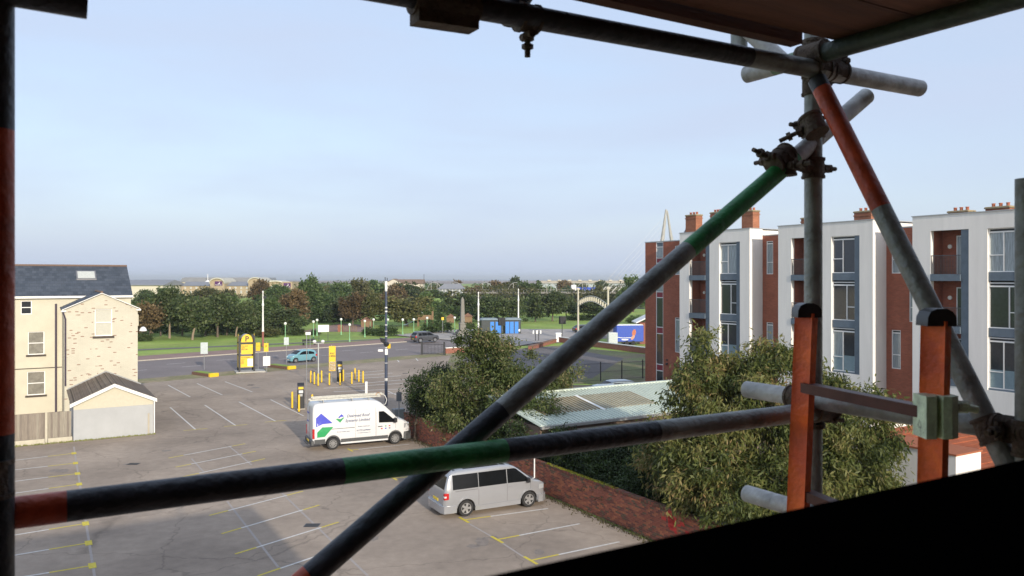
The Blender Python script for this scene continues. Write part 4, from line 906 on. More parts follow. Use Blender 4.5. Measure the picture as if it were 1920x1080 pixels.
# ================================================================ VEHICLES (x forward, y left, origin on the ground at mid wheelbase)
def lerp_tab(tab, x):
    if x <= tab[0][0]: return tab[0][1]
    for (a, p), (b, q) in zip(tab, tab[1:]):
        if x <= b:
            t = (x-a)/(b-a) if b > a else 1; return p + (q-p)*t
    return tab[-1][1]
class Car:
    def __init__(s, top, low, belt, W, wheels, wr, tumble, rc):
        s.top, s.low, s.belt, s.Wt, s.wh, s.wr, s.tum, s.rc = top, low, belt, W, wheels, wr, tumble, rc
        s.x0, s.x1 = top[0][0], top[-1][0]
    def zt(s, x): return lerp_tab(s.top, x)
    def W(s, x): return lerp_tab(s.Wt, x)
    def zl(s, x):
        z = lerp_tab(s.low, x)
        for wx in s.wh:
            r = s.wr*1.20
            if abs(x-wx) < r: z = max(z, s.wr*0.98 + math.sqrt(r*r-(x-wx)**2))
        return z
    def zb(s, x): return min(lerp_tab(s.belt, x), s.zt(x)-0.06)
    def side(s, x, z):
        W_ = s.W(x); l = lerp_tab(s.low, x); b = s.zb(x); t = (z-l)/max(0.05,b-l)
        if z <= b:
            return W_*(0.955 + 0.045*math.sin(min(1,max(0,t))*math.pi*0.85)/1.0 if t < 0.6 else 1.0 - 0.015*(t-0.6)/0.4)
        return W_*0.985 - s.tum*(z-b)
    def ring(s, x):
        zt, zl, zb = s.zt(x), s.zl(x), s.zb(x); zl = min(zl, zb-0.03)
        pts = [(s.side(x, zl + (zb-zl)*k), zl + (zb-zl)*k) for k in (0,0.12,0.3,0.5,0.7,0.9,1.0)]
        rc = min(s.rc, max(0.02,(zt-zb)*0.7)); ze = zt-rc
        for k in (0.33,0.66,1.0): z = zb+(ze-zb)*k; pts.append((s.side(x,z), z))
        y0 = pts[-1][0]
        for a in (30,60,90): pts.append((y0-rc+rc*math.cos(R(a)), ze+rc*math.sin(R(a))))
        pts += [((y0-rc)*0.5, zt+0.012), (0, zt+0.018)]
        right = [(x, -y, z) for y, z in pts]; left = [(x, y, z) for y, z in reversed(pts[:-1])]
        return right + left
    def body(s, paint, root, name='body'):
        xs = set(np.linspace(s.x0, s.x1, 46).round(3)) | {round(a,3) for a,_ in s.top}
        for wx in s.wh:
            r = s.wr*1.20
            xs |= {round(wx + r*math.cos(a),3) for a in np.linspace(0, math.pi, 17)} | {round(wx-r-0.004,3), round(wx+r+0.004,3)}
        xs = sorted(x for x in xs if s.x0 <= x <= s.x1); xs = [x for i, x in enumerate(xs) if i == 0 or x-xs[i-1] > 0.003]
        b = part(name, MB().rings([s.ring(x) for x in xs]), paint, root, smooth=38)
        return b
    def panel(s, name, x0, x1, z0, z1, mat, root, nx=8, out=0.006, both=True, th=0.02, nz=3):
        f0 = z0 if callable(z0) else (lambda x: z0); f1 = z1 if callable(z1) else (lambda x: z1); res = []
        for sg in ((-1, 1) if both else (-1,)):
            g = [[(x, f0(x)+(f1(x)-f0(x))*j/nz) for j in range(nz+1)] for x in np.linspace(x0,x1,nx+1)]
            mb = MB(); 
            for off in (out, out-th):
                for row in g: mb.v += [(x, sg*(s.side(x,z)+off), z) for x, z in row]
            k = (nx+1)*(nz+1)
            for i in range(nx):
                for j in range(nz):
                    a = i*(nz+1)+j
                    for base, fl in ((0,1),(k,0)):
                        q = [base+a, base+a+1, base+a+nz+2, base+a+nz+1]; mb.f.append(tuple(q)); mb.mi.append(0)
            edge = [i*(nz+1) for i in range(nx+1)] + [nx*(nz+1)+j for j in range(1,nz+1)] + [i*(nz+1)+nz for i in range(nx-1,-1,-1)] + [j for j in range(nz-1,0,-1)]
            for i in range(len(edge)):
                a, b = edge[i], edge[(i+1)%len(edge)]; mb.f.append((a,b,b+k,a+k)); mb.mi.append(0)
            res.append(part(name, mb, mat, root))
        return res
    def screen(s, name, x0, x1, m0, m1, mat, root, out=0.012, n=8, th=0.02):
        rr = []
        for i in range(n+1):
            x = x0+(x1-x0)*i/n; m_ = m0+(m1-m0)*i/n; z = s.zt(x)
            y = s.side(x, z) - m_
            dx = 0.02; sl = (s.zt(x+dx)-s.zt(x-dx))/(2*dx); nl = math.hypot(1,sl); nx_, nz_ = -sl/nl, 1/nl
            rr.append([(x+nx_*out, -y, z+nz_*out),(x+nx_*out,0,z+0.015+nz_*out),(x+nx_*out, y, z+nz_*out),(x+nx_*(out-th), y, z+nz_*(out-th)),(x+nx_*(out-th), -y, z+nz_*(out-th))])
        return part(name, MB().rings(rr), mat, root)
    def wheels(s, root, ty=0.20, spokes=5, rim=None, inset=0.02):
        rim = rim or ALLOY; r = s.wr
        for wx in s.wh:
            for sg in (-1, 1):
                w_ = MB(); y1 = s.W(wx) - inset; prof = [(r*0.62,0),(r*0.93,0),(r,0.03),(r,ty-0.03),(r*0.93,ty),(r*0.66,ty),(r*0.62,ty-0.015)]
                w_.rings([[(q*math.cos(a), -sg*0 + (t), q*math.sin(a)) for a in [2*math.pi*j/28 for j in range(28)]] for q, t in prof])
                rot = (lambda p, sg=sg: (p[0], sg*p[1], p[2]))
                w_.xf(rot)
                o = part('wheel', w_, RUBBER, root, smooth=35); o.location = (wx, sg*(y1-ty), r)
                h = MB()
                h.rings([[(q*math.cos(a), t, q*math.sin(a)) for a in [2*math.pi*j/28 for j in range(28)]] for q, t in ((r*0.655,ty-0.012),(r*0.655,ty-0.002),(r*0.59,ty-0.004),(r*0.57,ty-0.05))], caps=False)
                for k in range(spokes):
                    a = 2*math.pi*k/spokes; c_, s_ = math.cos(a), math.sin(a); n0 = len(h.v); wd = r*(0.15 if spokes < 8 else 0.08)
                    P_ = [(r*0.10,-wd*0.9),(r*0.60,-wd),(r*0.60,wd),(r*0.10,wd*0.9)]
                    ring_ = lambda t: [(p*c_-q*s_, t, p*s_+q*c_) for p, q in P_]
                    h.rings([ring_(ty-0.05), ring_(ty-0.012)])
                h.rings([[(q*math.cos(a), t, q*math.sin(a)) for a in [2*math.pi*j/14 for j in range(14)]] for q, t in ((r*0.17,ty-0.05),(r*0.16,ty-0.006),(0.005,ty-0.002))])
                h.xf(rot); part('rim', h, rim, o, smooth=30)
                d_ = MB().rings([[(r*0.6*math.cos(a), t, r*0.6*math.sin(a)) for a in [2*math.pi*j/20 for j in range(20)]] for t in (0.05, ty-0.06)]).xf(rot)
                part('brake_disc', d_, BLACK, o)
        return
ALLOY = M('silver alloy', (0.55,0.56,0.57), 0.3, metal=0.8, var=0.05)
STEELW = M('grey steel wheel', (0.22,0.22,0.22), 0.5, metal=0.4, var=0.1)
def paint(name, c, metal=0.0, rough=0.28): return M(name, c, rough, metal=metal, var=0.035, scale=1.5, coat=0.6)
TRIMB = M('grey bumper plastic', (0.075,0.078,0.08), 0.6)
TAIL = M('red tail lamp', (0.45,0.02,0.02), 0.2); LAMP = M('clear headlamp', (0.5,0.53,0.55), 0.08, metal=0.4)
PLATEY = M('yellow number plate', (0.75,0.55,0.05), 0.5); 
def shut(c, root, xs, z0, z1, mat=None):
    """door shut lines: fine dark grooves drawn in relief"""
    for x in xs: c.panel('door_seam', x-0.005, x+0.005, z0, z1, mat or M('door gap', (0.05,0.05,0.05), 0.8), root, nx=1, out=0.0015, th=0.004, nz=8)
def mirrors(c, root, x, z, mat, s=1.0):
    for sg in (-1,1):
        y = c.side(x,z); part('door_mirror', MB().bbox(x-0.06*s,x+0.07*s, sg*(y+0.02) if sg>0 else -(y+0.22*s), (y+0.22*s) if sg>0 else -(y+0.02), z-0.08*s, z+0.10*s, 0.03), mat, root)

# ---------- white long high-roof van
tv = thing('white_van', 'white high roof van with blue and green roofing company lettering parked by the brick wall', 'van', (-9.15, 48.35, 0), R(25.0))
vp = paint('white van paint', (0.64,0.645,0.645), 0, 0.3)
c = Car([(-3.04,1.0),(-3.03,2.3),(-2.99,2.55),(-2.90,2.68),(-2.6,2.73),(0.2,2.75),(0.75,2.68),(1.0,2.56),(1.3,2.32),(1.6,2.03),(2.0,1.62),(2.15,1.50),(2.4,1.42),(2.65,1.30),(2.80,1.08),(2.86,0.75)],
        [(-3.04,0.42),(2.86,0.32)], [(-3.04,1.45),(0.6,1.45),(1.9,1.36),(2.86,1.0)],
        [(-3.04,0.90),(-2.98,0.96),(-2.8,1.0),(1.9,1.0),(2.4,0.96),(2.7,0.86),(2.86,0.70)], (-1.875,1.875), 0.36, 0.075, 0.16)
c.body(vp, tv)
c.wheels(tv, 0.24, 10, STEELW, inset=0.03)
pw = c.panel('door_window', 0.86, 1.86, lambda x: 1.38-0.04*(x-0.86), lambda x: 2.04 if x < 1.18 else 2.04-(x-1.18)*0.86, CARGLASS, tv, nx=10)
c.screen('windscreen', 1.15, 2.08, 0.12, 0.10, CARGLASS, tv)
c.panel('side_moulding', -1.42, 1.42, 0.40, 0.60, TRIMB, tv, nx=6, out=0.02)
c.panel('side_moulding', -2.95, -2.33, 0.40, 0.66, TRIMB, tv, nx=4, out=0.02)
c.panel('wheel_arch_trim', 1.42, 2.33, lambda x: c.zl(x)-0.01, lambda x: c.zl(x)+0.07, TRIMB, tv, nx=20, out=0.012)
c.panel('wheel_arch_trim', -2.33, -1.42, lambda x: c.zl(x)-0.01, lambda x: c.zl(x)+0.07, TRIMB, tv, nx=20, out=0.012)
c.panel('sill', -1.42, 1.42, 0.30, 0.385, vp, tv, nx=6, out=0.01)
shut(c, tv, (-0.55, 0.66, 1.93-0.05), 0.62, 2.3)
shut(c, tv, (0.72,), 0.62, 2.05)
c.panel('door_rail', -2.0, -0.6, 1.20, 1.23, M('door gap', (0.05,0.05,0.05), 0.8), tv, nx=3, out=0.002, th=0.004)
for z in (1.02, 2.2): c.panel('panel_crease', -2.2, 0.5, z, z+0.015, M('crease', (0.5,0.5,0.5),0.5), tv, nx=3, out=0.002, th=0.004)
c.panel('door_handle', 0.80, 0.98, 1.13, 1.17, BLACK, tv, nx=2, out=0.03)
part('bumper', MB().bbox(-3.14,-2.95,-0.95,0.95,0.35,0.62,0.04), TRIMB, tv)
part('step', MB().bbox(-3.30,-3.14,-0.6,0.6,0.36,0.42,0.01), IRON, tv)
part('front_bumper', MB().prism([(2.55,-0.95),(2.92,-0.72),(2.95,0),(2.92,0.72),(2.55,0.95),(2.4,0.95),(2.4,-0.95)],'z',0.25,0.72), TRIMB, tv)
for sg in (-1,1):
    part('tail_lamp', MB().bbox(-3.06,-2.93, 0.88 if sg>0 else -0.975, 0.975 if sg>0 else -0.88, 0.72,1.28,0.02), TAIL, tv)
    c_ = part('headlamp', MB().prism([(2.42,sg*0.955),(2.78,sg*0.80),(2.80,sg*0.55),(2.62,sg*0.60)],'z',0.95,1.22), LAMP, tv)
part('rear_door_seam', MB().box(-3.046,-3.039,-0.01,0.01,0.65,2.5), _m['door gap'], tv)
part('number_plate', MB().box(-3.16,-3.141,-0.26,0.26,0.47,0.58), PLATEY, tv)
mirrors(c, tv, 1.82, 1.48, BLACK, 1.4)
VB = M('royal blue vinyl', (0.03,0.045,0.46), 0.4); VG = M('green vinyl', (0.015,0.30,0.09), 0.4); VT = M('slate lettering', (0.10,0.12,0.20), 0.5)
def decal(name, pts, mat, root, c, out=0.004):
    cx = sum(p[0] for p in pts)/len(pts); cz = sum(p[1] for p in pts)/len(pts)
    mb = MB(); fr = [(x,-(c.side(x,z)+out),z) for x,z in pts]; bk = [(x,-(c.side(x,z)-0.004),z) for x,z in pts]
    # fan with a middle point so the vinyl follows the panel
    mb.rings([bk, fr], caps=False); n = len(mb.v); mb.v.append((cx,-(c.side(cx,cz)+out),cz)); k = len(pts)
    for i in range(k): mb.f.append((k+i, k+(i+1)%k, n)); mb.mi.append(0)
    return part(name, mb, mat, root)
decal('blue_graphic', [(-2.86,1.39),(-2.86,1.62),(-2.86,1.90),(-2.70,2.04),(-2.56,2.16),(-2.25,1.88),(-1.90,1.56),(-2.2,1.55),(-2.50,1.54),(-2.7,1.45)], VB, tv, c, 0.010)
decal('green_graphic', [(-2.50,1.36),(-2.2,1.35),(-1.86,1.34),(-2.1,1.08),(-2.36,0.80),(-2.8,0.78),(-2.8,1.08)], VG, tv, c, 0.010)
decal('logo', [(-1.72,1.78),(-1.47,1.55),(-1.20,1.84),(-1.28,1.84),(-1.47,1.67),(-1.60,1.80)], VG, tv, c, 0.012)
decal('logo', [(-1.58,1.86),(-1.38,2.04),(-1.22,1.90),(-1.36,1.88),(-1.46,1.90),(-1.5,1.82)], VB, tv, c, 0.012)
def sidetext(s, x, z, size, mat=VT, xs=1.0, shear=0.25): 
    y = c.side(x,z)+0.012; tlt = math.atan(0.075) if z > 1.45 else 0
    return text('lettering', s, size, mat, tv, (x,-y-0.002,z), (R(90)-tlt,0,0), xs=xs, shear=shear, ext=0.001)
sidetext('Designed Roof', -1.07, 1.83, 0.225); sidetext('Systems Limited', -1.17, 1.56, 0.225)
sidetext('01772 629444', -0.50, 0.97, 0.135, xs=1.05); sidetext('Roofing Contractors', -0.42, 1.22, 0.085); sidetext('www.designedroofsystems.co.uk', -0.45, 0.85, 0.06, shear=0)
sidetext('flat roofs  cladding  repairs', -1.65, 1.0, 0.07)
for k in range(3): decal('small_badge', [(0.98+k*0.24,0.98),(1.08+k*0.24,0.98),(1.08+k*0.24,1.05),(0.98+k*0.24,1.05)], (TAIL,VB,VT)[k], tv, c); decal('small_badge', [(0.98+k*0.24,1.12),(1.08+k*0.24,1.12),(1.08+k*0.24,1.18),(0.98+k*0.24,1.18)], (VT,VG,TAIL)[k], tv, c)
for z, s_ in ((2.05,'Designed Roof'),(1.55,'Systems Ltd')):
    text('lettering', s_, 0.13, VB, tv, (-3.05,0.75,z-0.02), (R(90),0,R(-90)), xs=0.8, ext=0.001)
q = MB()
for x in (-2.4,-0.7,0.3): q.box(x-0.03,x+0.03,-0.8,0.8,2.81,2.86).box(x-0.03,x+0.03,-0.8,-0.74,2.68,2.81).box(x-0.03,x+0.03,0.74,0.8,2.68,2.81)
part('roof_rack', q, GALV, tv)
lad = thing('aluminium_ladder', 'long pale aluminium ladder lying on the roof rack of the white van', 'ladder', (-9.15,48.35,2.87), R(25.0))
AL = M('dull aluminium', (0.46,0.46,0.42), 0.5, metal=0.5, var=0.2, scale=8)
for y in (-0.62,-0.24):
    part('rail', MB().box(-3.15,1.05,y-0.02,y+0.02,0,0.09), AL, lad); part('rail', MB().box(-3.0,1.25,y-0.01,y+0.03,0.11,0.20), AL, lad)
x = -3.0
while x < 1.0: part('rung', MB().tube((x,-0.60,0.045),(x,-0.26,0.045),0.016,n=6), AL, lad); part('rung', MB().tube((x+.1,-0.60,0.155),(x+.1,-0.21,0.155),0.016,n=6), AL, lad); x += 0.27
part('strap', MB().path([(0.75,-0.66,0.10),(0.85,-0.60,0.24),(0.95,-0.5,0.22),(1.0,-0.45,0.24),(1.05,-0.66,0.12)],0.018), M('orange rope', (0.45,0.22,0.08), 0.8), lad)
part('rope', MB().path([(1.2,-0.3,0.15),(1.42,-0.35,0.0),(1.52,-0.35,-0.25),(1.45,-0.35,-0.5),(1.3,-0.3,-0.55)],0.02), WHITE, lad)

# ---------- silver window van
sv = thing('silver_van', 'silver passenger van with dark tinted windows parked facing the brick wall', 'van', (-1.02, 35.12, 0), R(27.5))
sp = paint('silver van paint', (0.37,0.38,0.40), 0.4, 0.25)
c = Car([(-2.50,0.72),(-2.485,1.0),(-2.44,1.15),(-2.30,1.62),(-2.22,1.80),(-2.10,1.89),(-1.8,1.93),(0.2,1.94),(0.62,1.90),(0.86,1.82),(1.05,1.70),(1.72,1.20),(1.80,1.16),(2.10,1.08),(2.30,0.97),(2.40,0.80),(2.43,0.55)],
        [(-2.5,0.26),(2.43,0.22)], [(-2.5,1.12),(1.3,1.14),(2.43,0.9)], [(-2.5,0.80),(-2.42,0.90),(-2.2,0.945),(1.6,0.95),(2.1,0.90),(2.3,0.80),(2.43,0.62)], (-1.5,1.5), 0.345, 0.17, 0.13)
c.body(sp, sv)
c.wheels(sv, 0.23, 5, inset=0.0)
zu = 1.76
c.panel('side_window', -2.10, -0.93, 1.17, zu, M('smoked rear glass', (0.012,0.013,0.015), 0.12, spec=0.2), sv, nx=8)
c.panel('side_window', -0.90, 0.42, 1.17, zu, CARGLASS, sv, nx=8)
c.panel('door_window', 0.46, 1.52, lambda x: 1.17-0.02*(x-0.46), lambda x: zu if x<0.86 else zu-(x-0.86)*0.80, CARGLASS, sv, nx=12)
c.screen('windscreen', 0.98, 1.72, 0.12, 0.08, CARGLASS, sv)
c.screen('rear_window', -2.43, -2.27, 0.12, 0.14, CARGLASS, sv, n=3)
part('roof_panel', MB().rings([[(x,-0.66,c.zt(x)+0.012),(x,0,c.zt(x)+0.03),(x,0.66,c.zt(x)+0.012),(x,0.66,c.zt(x)-.01),(x,-0.66,c.zt(x)-.01)] for x in (-2.0,-1.2,0,0.45)]), M('black roof panel', (0.02,0.02,0.022), 0.2), sv)
shut(c, sv, (-0.92, 0.43, 1.58), 0.42, 1.15)
c.panel('door_rail', -2.0, -0.95, 1.09, 1.105, _m['door gap'], sv, nx=3, out=0.0015, th=0.004)
c.panel('side_skirt', -1.08, 1.08, 0.20, 0.40, sp, sv, nx=6, out=0.03)
for wx in (-1.5,1.5): c.panel('wheel_arch_trim', wx-0.41, wx+0.41, lambda x: c.zl(x)-0.005, lambda x: c.zl(x)+0.06, sp, sv, nx=20, out=0.022)
c.panel('door_handle', 0.50, 0.68, 0.98, 1.02, sp, sv, nx=2, out=0.03); c.panel('fuel_flap', -1.9,-1.7,0.98,1.0,sp,sv,nx=2,out=0.004)
part('rear_bumper', MB().prism([(-2.58,-0.70),(-2.50,-0.93),(-2.1,-0.975),(-1.95,-0.97),(-1.95,0.97),(-2.1,0.975),(-2.50,0.93),(-2.58,0.70)],'z',0.22,0.52), sp, sv, smooth=30)
part('front_bumper', MB().prism([(1.95,-0.965),(2.2,-0.93),(2.42,-0.75),(2.50,-0.4),(2.50,0.4),(2.42,0.75),(2.2,0.93),(1.95,0.965)],'z',0.18,0.50), sp, sv, smooth=30)
for sg in (-1,1):
    part('tail_lamp', MB().bbox(-2.49,-2.28, 0.80 if sg>0 else -0.945, 0.945 if sg>0 else -0.80, 0.80,1.06,0.02), TAIL, sv)
    part('headlamp', MB().prism([(2.0,sg*0.925),(2.28,sg*0.85),(2.40,sg*0.62),(2.2,sg*0.6)],'z',0.74,0.93), LAMP, sv)
part('lamp_insert', MB().box(-2.494,-2.40,-0.949,-0.83,0.88,0.95), M('clear lamp', (0.7,0.6,0.6), 0.2), sv)
part('number_plate', MB().box(-2.52,-2.50,-0.26,0.26,0.62,0.73), PLATEY, sv)
mirrors(c, sv, 1.40, 1.22, BLACK, 1.1)

def small_car(name, label, loc, rz, pc, metal, prof, belt, Wd, wb, wr, win, ws, rw_, low=0.22, rc=0.12, tum=0.26, spk=8):
    t = thing(name, label, 'car', loc, rz); pm = paint(name+' '+str(loc[0])[:5]+' paint', pc, metal)
    x0, x1 = prof[0][0], prof[-1][0]
    c = Car(prof, [(x0,low+0.05),(x1,low)], [(x0,belt+0.03),(x1,belt-0.05)], [(x0,Wd*0.82),(x0+0.15,Wd*0.95),(x0+0.5,Wd),(x1-0.7,Wd),(x1-0.25,Wd*0.9),(x1,Wd*0.68)], (-wb/2,wb/2), wr, tum, rc)
    c.body(pm, t); c.wheels(t, 0.17, spk, inset=0.0)
    for i, (a, b, fn) in enumerate(win): c.panel('side_window', a, b, belt+0.04, fn, CARGLASS, t, nx=7)
    c.screen('windscreen', *ws, 0.10, 0.08, CARGLASS, t); c.screen('rear_window', *rw_, 0.12, 0.12, CARGLASS, t)
    for sg in (-1,1):
        part('tail_lamp', MB().bbox(x0-0.005,x0+0.25, Wd*0.72 if sg>0 else -Wd*0.955, Wd*0.955 if sg>0 else -Wd*0.72, belt-0.22,belt+0.02,0.03), TAIL, t)
        part('headlamp', MB().prism([(x1-0.50,sg*Wd*0.93),(x1-0.16,sg*Wd*0.82),(x1-0.03,sg*Wd*0.5),(x1-0.22,sg*Wd*0.5)],'z',belt-0.26,belt-0.10), LAMP, t)
    part('front_grille', MB().box(x1-0.01,x1+0.008,-Wd*0.45,Wd*0.45,low+0.10,low+0.26), BLACK, t)
    part('number_plate', MB().box(x0-0.02,x0-0.002,-0.25,0.25,0.52,0.62), PLATEY, t)
    part('number_plate', MB().box(x1+0.009,x1+0.02,-0.25,0.25,0.32,0.42), WHITE, t)
    mirrors(c, t, ws[1]-0.25, belt+0.08, pm, 0.8)
    shut(c, t, (win[0][1]+0.02,) if len(win)>1 else (), low+0.15, belt)
    return t, c
p = Vector(G(571,679.5)[:2])
bc, cc = small_car('blue_car', 'small light blue hatchback driving left on the boulevard', (p.x-0.5, p.y+0.6, 0.01), R(180+43), (0.17,0.37,0.43), 0.2,
    [(-1.66,0.62),(-1.63,0.95),(-1.50,1.22),(-1.30,1.40),(-1.0,1.46),(-0.3,1.48),(0.25,1.42),(0.5,1.34),(1.08,0.98),(1.35,0.90),(1.60,0.78),(1.70,0.62),(1.73,0.42)], 0.90, 0.81, 2.34, 0.29,
    [(-1.25,-0.50,lambda x: 1.30-0.30*max(0,-0.75-x)),(-0.44,0.78,lambda x: 1.32 if x<0.2 else 1.32-(x-0.2)*0.58)], (0.42,1.05), (-1.60,-1.38))
p = Vector(G(802,643.2)[:2])
small_car('grey_car', 'dark grey estate style car on the road near the obelisk', (p.x-0.5, p.y+0.7, 0.12), R(36), (0.09,0.095,0.105), 0.4,
    [(-2.12,0.70),(-2.10,1.0),(-1.98,1.22),(-1.70,1.55),(-1.45,1.66),(0,1.69),(0.42,1.62),(0.65,1.52),(1.22,1.13),(1.85,1.02),(2.10,0.85),(2.18,0.55)], 1.02, 0.90, 2.6, 0.36,
    [(-1.62,-1.05,lambda x: 1.45+0.0*x),(-0.98,-0.10,lambda x: 1.49),(-0.04,0.92,lambda x: 1.50 if x<0.4 else 1.50-(x-0.4)*0.60)], (0.60,1.20), (-2.02,-1.72), low=0.28)
est = [(-2.15,0.65),(-2.12,0.92),(-2.0,1.05),(-1.45,1.38),(-1.1,1.45),(0,1.47),(0.4,1.42),(0.6,1.35),(1.25,0.97),(1.9,0.86),(2.15,0.72),(2.2,0.45)]
wn = [(-1.45,-0.55,lambda x: 1.28-0.2*max(0,-1.0-x)),(-0.48,0.95,lambda x: 1.30 if x<0.35 else 1.30-(x-0.35)*0.52)]
p = Vector(P(1152,705,67)[:2]); small_car('silver_car', 'silver grey saloon car by the mesh fence, the nearer of the two', (p.x,p.y,0.02), R(198), (0.17,0.21,0.25), 0.5, est, 0.88, 0.86, 2.6, 0.31, wn, (0.55,1.22), (-1.95,-1.45))
p = Vector(P(1122,709,66)[:2]); small_car('silver_car', 'pale blue grey hatchback partly behind the leafy tree beside the mesh fence', (p.x,p.y-2.0,0.02), R(202), (0.25,0.32,0.36), 0.4, est, 0.88, 0.86, 2.6, 0.31, wn, (0.55,1.22), (-1.95,-1.45))
p = Vector(G(1096,624)[:2]); small_car('black_car', 'black car half hidden behind the diagonal scaffold brace by the park gateway', (p.x,p.y,0.02), R(20), (0.03,0.03,0.035), 0.3, est, 0.88, 0.86, 2.6, 0.31, wn, (0.55,1.22), (-1.95,-1.45))
# blue advertising trailer
p = Vector(G(1178,646)[:2]); tr = thing('blue_trailer', 'blue box trailer with an orange fried food picture beside the apartment block', 'trailer', (p.x,p.y,0), R(8))
TB = M('trailer blue', (0.02,0.07,0.42), 0.35, var=0.15)
part('box_body', MB().bbox(-2.1,2.1,-1.0,1.0,0.55,2.95,0.06), TB, tr); part('roof', MB().bbox(-2.05,2.05,-0.95,0.95,2.952,3.05,0.04), WHITE, tr)
part('chassis', MB().box(-2.0,2.0,-0.85,0.85,0.38,0.548), IRON, tr)
for x in (-0.5,0.5):
    for sg in (-1,1): part('wheel', MB().tube((x,sg*0.82,0.33),(x,sg*1.0,0.33),0.33,n=18), RUBBER, tr)
def ell(cx,cz,rx,rz,a=0,n=18): return [(cx+rx*math.cos(t)*math.cos(a)-rz*math.sin(t)*math.sin(a), cz+rx*math.cos(t)*math.sin(a)+rz*math.sin(t)*math.cos(a)) for t in [2*math.pi*i/n for i in range(n)]]
part('picture', MB().prism(ell(0.6,1.85,0.30,0.52,R(-12)),'y',-1.008,-1.001), M('orange food picture', (0.45,0.12,0.05), 0.5, var=0.4, scale=8), tr)
part('picture', MB().prism(ell(0.42,1.15,0.22,0.42,R(-35)),'y',-1.012,-1.001), M('skin toned picture', (0.5,0.25,0.16), 0.5), tr)
part('white_band', MB().prism([(-2.0,1.25),(-1.2,1.12),(0.2,1.15),(0.2,1.07),(-1.2,1.04),(-2.0,1.17)],'y',-1.008,-1.001), WHITE, tr)
part('white_lettering', MB().prism(ell(-0.8,0.82,0.55,0.10),'y',-1.008,-1.001), WHITE, tr)
# kiosk hatch and cabinet next to it
cb_ = thing('utility_cabinet', 'pale grey street cabinet left of the blue trailer', 'cabinet', tuple(G(1150,647)))
part('cabinet_body', MB().bbox(-0.75,0.6,-0.4,0.4,0,1.9,0.04), M('pale cabinet', (0.55,0.58,0.58), 0.5), cb_); part('door', MB().box(-0.65,0.5,-0.42,-0.402,0.15,1.75), M('pale cabinet door', (0.50,0.54,0.55), 0.5), cb_)
hut = thing('small_hut', 'small gabled hut edge beside the blue trailer at the apartment corner', 'hut', tuple(G(1212,645)))
part('wall', MB().box(-1.0,4,0,4,0,3.2), redlow, hut); part('roof', MB().prism([(-1.6,3.15),(1.5,4.6),(4.6,3.15),(4.6,3.3),(1.5,4.8),(-1.6,3.3)],'y',-0.3,4.3), WHITE, hut)

# ================================================================ STREET AND CAR PARK FURNITURE
# --- bollards
bol = thing('yellow_bollard', '', 'bollard', (0,0,0), 0, 'yellow bollards in the car park')
part('post', MB().lathe([(0.075,0),(0.075,1.10),(0.06,1.15),(0.02,1.17)],n=12), YEL, bol, smooth=True); part('base_ring', MB().lathe([(0.11,0.0),(0.11,0.03),(0.08,0.04)],n=12), IRON, bol)
bl = [((582.8,717.9),'leftmost yellow bollard of the far group beside the twin lamp mast'),((589.5,720.9),'second yellow bollard from the left in the far group'),((596.6,723.6),'yellow bollard standing at the foot of the twin lamp mast'),
      ((603,717.5),'yellow bollard just right of the twin lamp mast'),((617.6,722.6),'yellow bollard left of the tall yellow parking sign foot'),((637.8,722.4),'yellow bollard in front of the far ticket machine'),
      ((643.7,715.4),'yellow bollard right behind the far ticket machine'),((659.6,720.3),'leftmost bollard of the four right of the far ticket machine'),((665.7,712.4),'rearmost bollard of the four right of the far ticket machine'),
      ((672.8,716.2),'third bollard of the four right of the far ticket machine'),((680.8,718.3),'rightmost yellow bollard of the far group'),((548,766),'yellow bollard left of the near ticket machine'),
      ((560.6,772.5),'yellow bollard directly in front of the near ticket machine'),((585.4,768),'yellow bollard mostly hidden behind the white van')]
for i, (q, lab) in enumerate(bl):
    g = G(*q); sc_ = 1.12 if i in (11,12) else 1.0
    if i == 0: bol.location = g; bol['label'] = lab
    else: dup(bol, g, label=lab, scale=(1,1,sc_))
solo('white_bollard', MB().bbox(-0.1,0.1,-0.1,0.1,0,1.0,0.02), WHITE, 'single white post among the parking bays', 'bollard', loc=G(687,737))
# --- ticket machines
def ticket(px, py, lab):
    t = thing('ticket_machine', lab, 'ticket machine', G(px,py), R(18), 'ticket machines'); s_ = 1.0
    part('cabinet', MB().bbox(-0.26,0.26,-0.18,0.18,0.06,1.50,0.04), BLACK, t); part('head', MB().prism([(-0.22,1.501),(0.20,1.501),(0.20,2.0),(-0.20,1.80)],'x',-0.25,0.25), BLACK, t)
    part('display', MB().box(-0.16,0.16,-0.21,-0.182,1.25,1.46), M('pale display', (0.6,0.62,0.62), 0.3), t)
    part('sign_panel', MB().box(-0.18,0.18,-0.235,-0.222,1.55,1.72), YEL, t); part('keypad', MB().box(-0.12,0.12,-0.20,-0.182,1.0,1.18), M('steel keypad', (0.35,0.36,0.37), 0.4, metal=0.6), t)
    part('plinth', MB().box(-0.3,0.3,-0.22,0.22,0,0.06), kerbm, t)
ticket(564,767,'black ticket machine nearest the white van'); ticket(637,716.5,'black ticket machine in the far bollard group with yellow panel')
def signpost(px, py, h, lab, panels, r=0.035, rz=R(12), name='sign', cat='sign', post=GALV):
    t = thing(name, lab, cat, G(px,py), rz)
    part('post', MB().tube((0,0,0),(0,0,h),r,n=10), post, t)
    for (cx,z0,z1,wd,m_,nm) in panels:
        pl = part('sign_panel', MB().bbox(cx-wd/2,cx+wd/2,-0.06,-0.04,z0,z1,0.004), m_, t)
        if nm: text('lettering', nm[0], nm[1], BLACK, pl, (cx+nm[2],-0.062,nm[3]), (R(90),0,0), align='CENTER', ext=0.001)
    return t
PG = M('pale grey sign back', (0.48,0.54,0.54), 0.5)
signpost(383,693.5,3.0,'pale grey road sign back left of the yellow parking totem',[(0,1.75,3.0,0.75,PG,None)])
